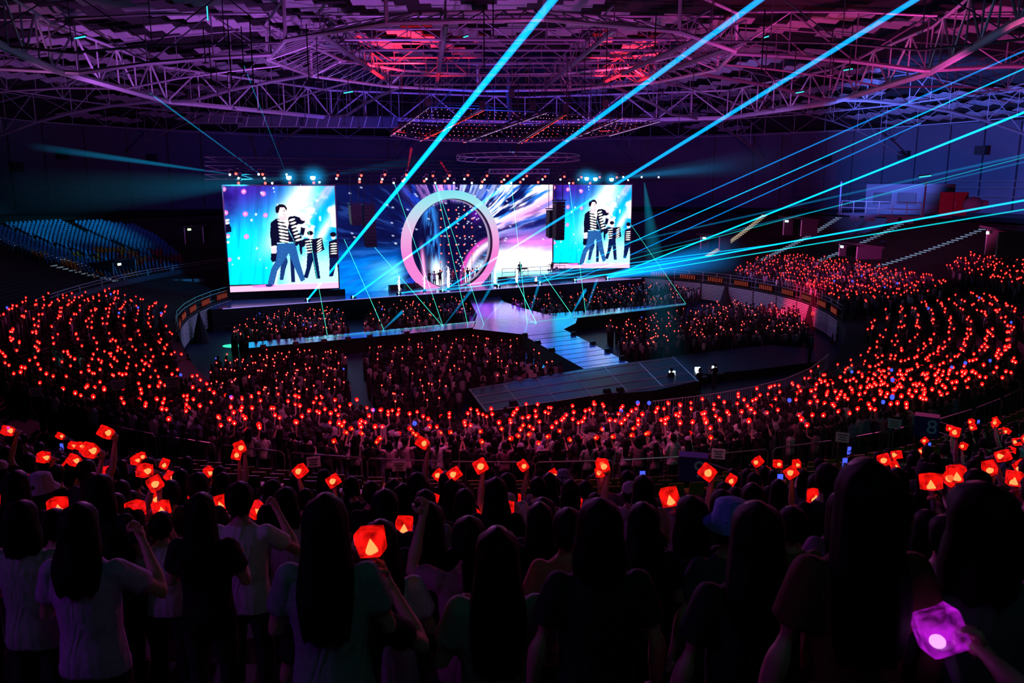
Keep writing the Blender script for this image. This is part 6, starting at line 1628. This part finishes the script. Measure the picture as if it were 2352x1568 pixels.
LSEAT = [(-60, 512), (230, 505), (340, 520), (420, 585), (430, 612), (300, 645), (250, 640), (160, 610), (-60, 525)]
left_seats = []
for k in range(1, NU):
    th = PI + .5
    while th > PI - .75:
        p = row_pt(k, th, False); th -= .62 / math.hypot(p.x - CX, p.y - CY)
        x, y = project((p.x, p.y, p.z + .6))
        if not inpoly(x, y, LSEAT): continue
        if abs(((th * 57.3) % 9.0) - 4.5) < .55 or abs(k - 12) < 1: continue       # aisles
        f = fbm(np.array([x / 26.0]), np.array([y / 11.0]), 3, 2)[0]
        col = SOR if (f > .60 and y > 570 and x < 345) else (SRED if (f > .52 and x > 255 and y > 572) else SBLUE)
        left_seats.append((p, col, 'l'))
left_seats.sort(key=lambda s: s[0].x ** 2 + s[0].y ** 2)
n_ind = 300 - len(seats)
print('seats', len(seats), len(left_seats))
def seat_mw(p, back=.10):
    d = STAGE_C - p; d.z = 0; d.normalize(); q = p - d * back
    return Matrix.Translation(q) @ Matrix.Rotation(math.atan2(d.y, d.x) - PI / 2, 4, 'Z')
for i, (p, col, kd) in enumerate(seats + left_seats[:max(0, n_ind)]):
    o = link('stadium_seat', SEAT, None, seat_mw(p, .12 if kd != 'n' else .34)); o.color = (*col, 1)
    if kd[0] == 'y': tag(o, 'empty %s folding seat %s, %s row above the near railing' % ('yellow' if col is YEL else 'olive', PLACE_LOW[sum(project(p)[0] > e for e in (500, 760, 960, 1150, 1350, 1560, 1780, 2000))].replace('past the railing ', ''), ORD[int(kd[1])]), 'seat', 'empty seats above the near railing')
    elif kd == 'n': tag(o, 'dark olive seat among the legs of the people closest to the camera', 'seat', 'seats closest to the camera')
    else:
        nm = 'orange' if col is SOR else ('dark red' if col is SRED else 'blue')
        tag(o, 'empty %s seat in the front rows of the blue-lit upper stand' % nm, 'seat', '%s seats of the blue-lit stand' % nm)
rest = left_seats[max(0, n_ind):]
if rest:
    sv = np.array([v.co[:] for v in SEAT.vertices]); sf = [tuple(p.vertices) for p in SEAT.polygons]
    vs = []; fs = []; cols = []; off = 0
    for p, col, kd in rest:
        mw = np.array(seat_mw(p)); vs.append(sv @ mw[:3, :3].T + mw[:3, 3]); fs += [tuple(i + off for i in q) for q in sf]; off += len(sv); cols.append(np.tile(np.array(col), (len(sv), 1)))
    me = bpy.data.meshes.new('seat_rows'); me.from_pydata(np.concatenate(vs).tolist(), [], fs); me.update()
    at = me.color_attributes.new('col', 'FLOAT_COLOR', 'POINT'); c4 = np.ones((off, 4), np.float32); c4[:, :3] = np.concatenate(cols); at.data.foreach_set('color', c4.reshape(-1))
    me.materials.append(vcol_mat('seat_rows_plastic', rough=.5)); tag(link('seat_rows', me), 'upper rows of empty blue seats beside the tall screen', 'seats', None, 'stuff')

# ---------------------------------------------------------------- near railing, notices, number signs
ths = [th_near(px, 1.0) for px in (250, 2352)]
def ringp(t, th, dz=0): p = bowl(t, th); return Vector((p.x, p.y, p.z + dz))
NB = 15
for i in range(NB):
    a0 = ths[0] + (ths[1] - ths[0]) * i / NB; a1 = ths[0] + (ths[1] - ths[0]) * (i + 1) / NB - .004
    A, B = ringp(.995, a0), ringp(.995, a1); up = Vector((0, 0, 1))
    t = thing('crowd_barrier', 'steel barrier of the near railing, number %s counted from the lavender blouse side' % (ORD[i] if i < 10 else ['eleven', 'twelve', 'thirteen', 'fourteen', 'fifteen'][i - 10]), 'barrier', A, 'near railing barriers')
    d = (B - A).normalized()
    b = MB(); b.tube([A, A + up * .95, A + up * 1.05 + d * .10, B + up * 1.05 - d * .10, B + up * .95, B], .026, M['rail'], 6); b.build('frame', t)
    bar('lower_rail', A + up * .2, B + up * .2, .02, M['rail'], t, 5)
    n_ = int((B - A).length / .45)
    for k in range(1, n_): q = A.lerp(B, k / n_); bar('upright', q + up * .2, q + up * 1.04, .012, M['rail'], t, 4)
def notice(px, py, t_, label, w_=.42, h_=.34):
    th = th_near(px, t_); p = ringp(t_ + .003, th); D = p.y; q = atD(px, py, D - .05)
    d = Vector((0, 0, HC)) - q; R = rz(math.atan2(d.y, d.x) + PI / 2)
    t = thing('paper_notice', label, 'notice', q, 'notices on the near railing'); board('sheet', q, (w_, .01, h_), M['paper'], t, R)
    for k in range(3): board('print_line', q + R @ Vector((0, -.012, h_ * (.25 - .25 * k))), (w_ * (.7, .5, .62)[k], .004, h_ * .07), M['ink'], t, R)
for px, py, lab in ((720, 1060, 'pale notice on the near railing above the very long hair'), (917, 1070, 'pale notice on the near railing above the violet tee'), (1650, 1042, 'pale notice on the near railing beside the number nine sign'), (1935, 1004, 'pale notice on the near railing between the number signs'), (2055, 973, 'pale notice on the near railing beside the number eight sign'), (82, 900, 'pale notice on the dark barrier nearest the picture edge'), (270, 884, 'pale notice in the middle of the dark barrier'), (396, 877, 'pale notice at the inner end of the dark barrier')):
    notice(px, py, 1.0, lab)
def number_sign(px, py, wpx, hpx, txt, t_, label):
    th = th_near(px, t_); p = ringp(t_, th); q = atD(px, py, p.y); D = p.y
    w_, h_ = wpx / FPX * D * 1.02, hpx / FPX * D
    d = Vector((0, 0, HC)) - q; d.z = 0; a = math.atan2(d.y, d.x) + PI / 2; R = rz(a)
    t = thing('section_sign', label, 'sign', q); board('panel', q, (w_, .5, h_), M['signblue'], t, R)
    cu = bpy.data.curves.new('digit', 'FONT'); cu.body = txt; cu.size = h_ * .95; cu.align_x = 'CENTER'; cu.align_y = 'CENTER'; cu.extrude = .006
    o = bpy.data.objects.new('tmp', cu); COL.objects.link(o); me = bpy.data.meshes.new_from_object(o.evaluated_get(bpy.context.evaluated_depsgraph_get())); bpy.data.objects.remove(o)
    me.materials.clear(); me.materials.append(M['signtxt'])
    c = q + R @ Vector((w_ * .22, -.265, 0)); link('digit', me, t, Matrix.Translation(c) @ R.to_4x4() @ Matrix.Rotation(PI / 2, 4, 'X'))
    for s in (-1, 1): bar('post', q + R @ Vector((s * w_ * .45, .1, -h_ / 2 - .5)), q + R @ Vector((s * w_ * .45, .1, -h_ / 2)), .03, M['rail'], t)
    for k in range(2): bar('hand_rail', q + R @ Vector((w_ * .5, -.2, h_ * (.3 - .5 * k))), q + R @ Vector((w_ * .5 + 1.6, -1.2, h_ * (.3 - .5 * k) - .1)), .022, M['rail'], t)
number_sign(1592, 1072, 66, 62, '9', 1.06, 'navy section sign with a pale nine at a stair head')
number_sign(2128, 976, 52, 50, '8', 1.05, 'navy section sign with a pale eight at a stair head')
# railing at the front of the near lower stand
t0, t1 = th_near(1500, 0.0), th_near(1905, 0.0)
for i in range(5):
    a0 = t0 + (t1 - t0) * i / 5; a1 = t0 + (t1 - t0) * (i + 1) / 5; A, B = ringp(0.0, a0), ringp(0.0, a1); up = Vector((0, 0, 1))
    t = thing('front_railing', 'teal-lit picket railing at the foot of the near lower stand, %s from the monitor desks' % ORD[i], 'railing', A, 'front railings')
    bar('top_rail', A + up * 1.0, B + up * 1.0, .03, M['slat'], t)
    bar('foot_rail', A + up * .1, B + up * .1, .025, M['slat'], t)
    for k in range(18): q = A.lerp(B, k / 18); bar('picket', q, q + up, .014, M['slat'], t, 4)
# tilted poster on the gangway wall
q = atD(2006, 758, 57); t = thing('gangway_poster', 'tilted magenta poster on the gangway wall beside the curving red crowd', 'poster', q); R = rz(.9) @ Matrix.Rotation(.28, 3, 'Y')
board('board', q, (1.0, .06, 1.7), mat('poster_magenta', (.45, .08, .32), .6, noise=.4, scale=3), t, R); board('pale_figure', q + R @ Vector((0, -.04, 0)), (.35, .02, 1.2), mat('poster_blue', (.2, .2, .6), .6, noise=.4, scale=4), t, R)
board('gangway_wall', q + R @ Vector((0, .3, -.6)), (1.6, .3, 3.0), M['wall'], t, R)
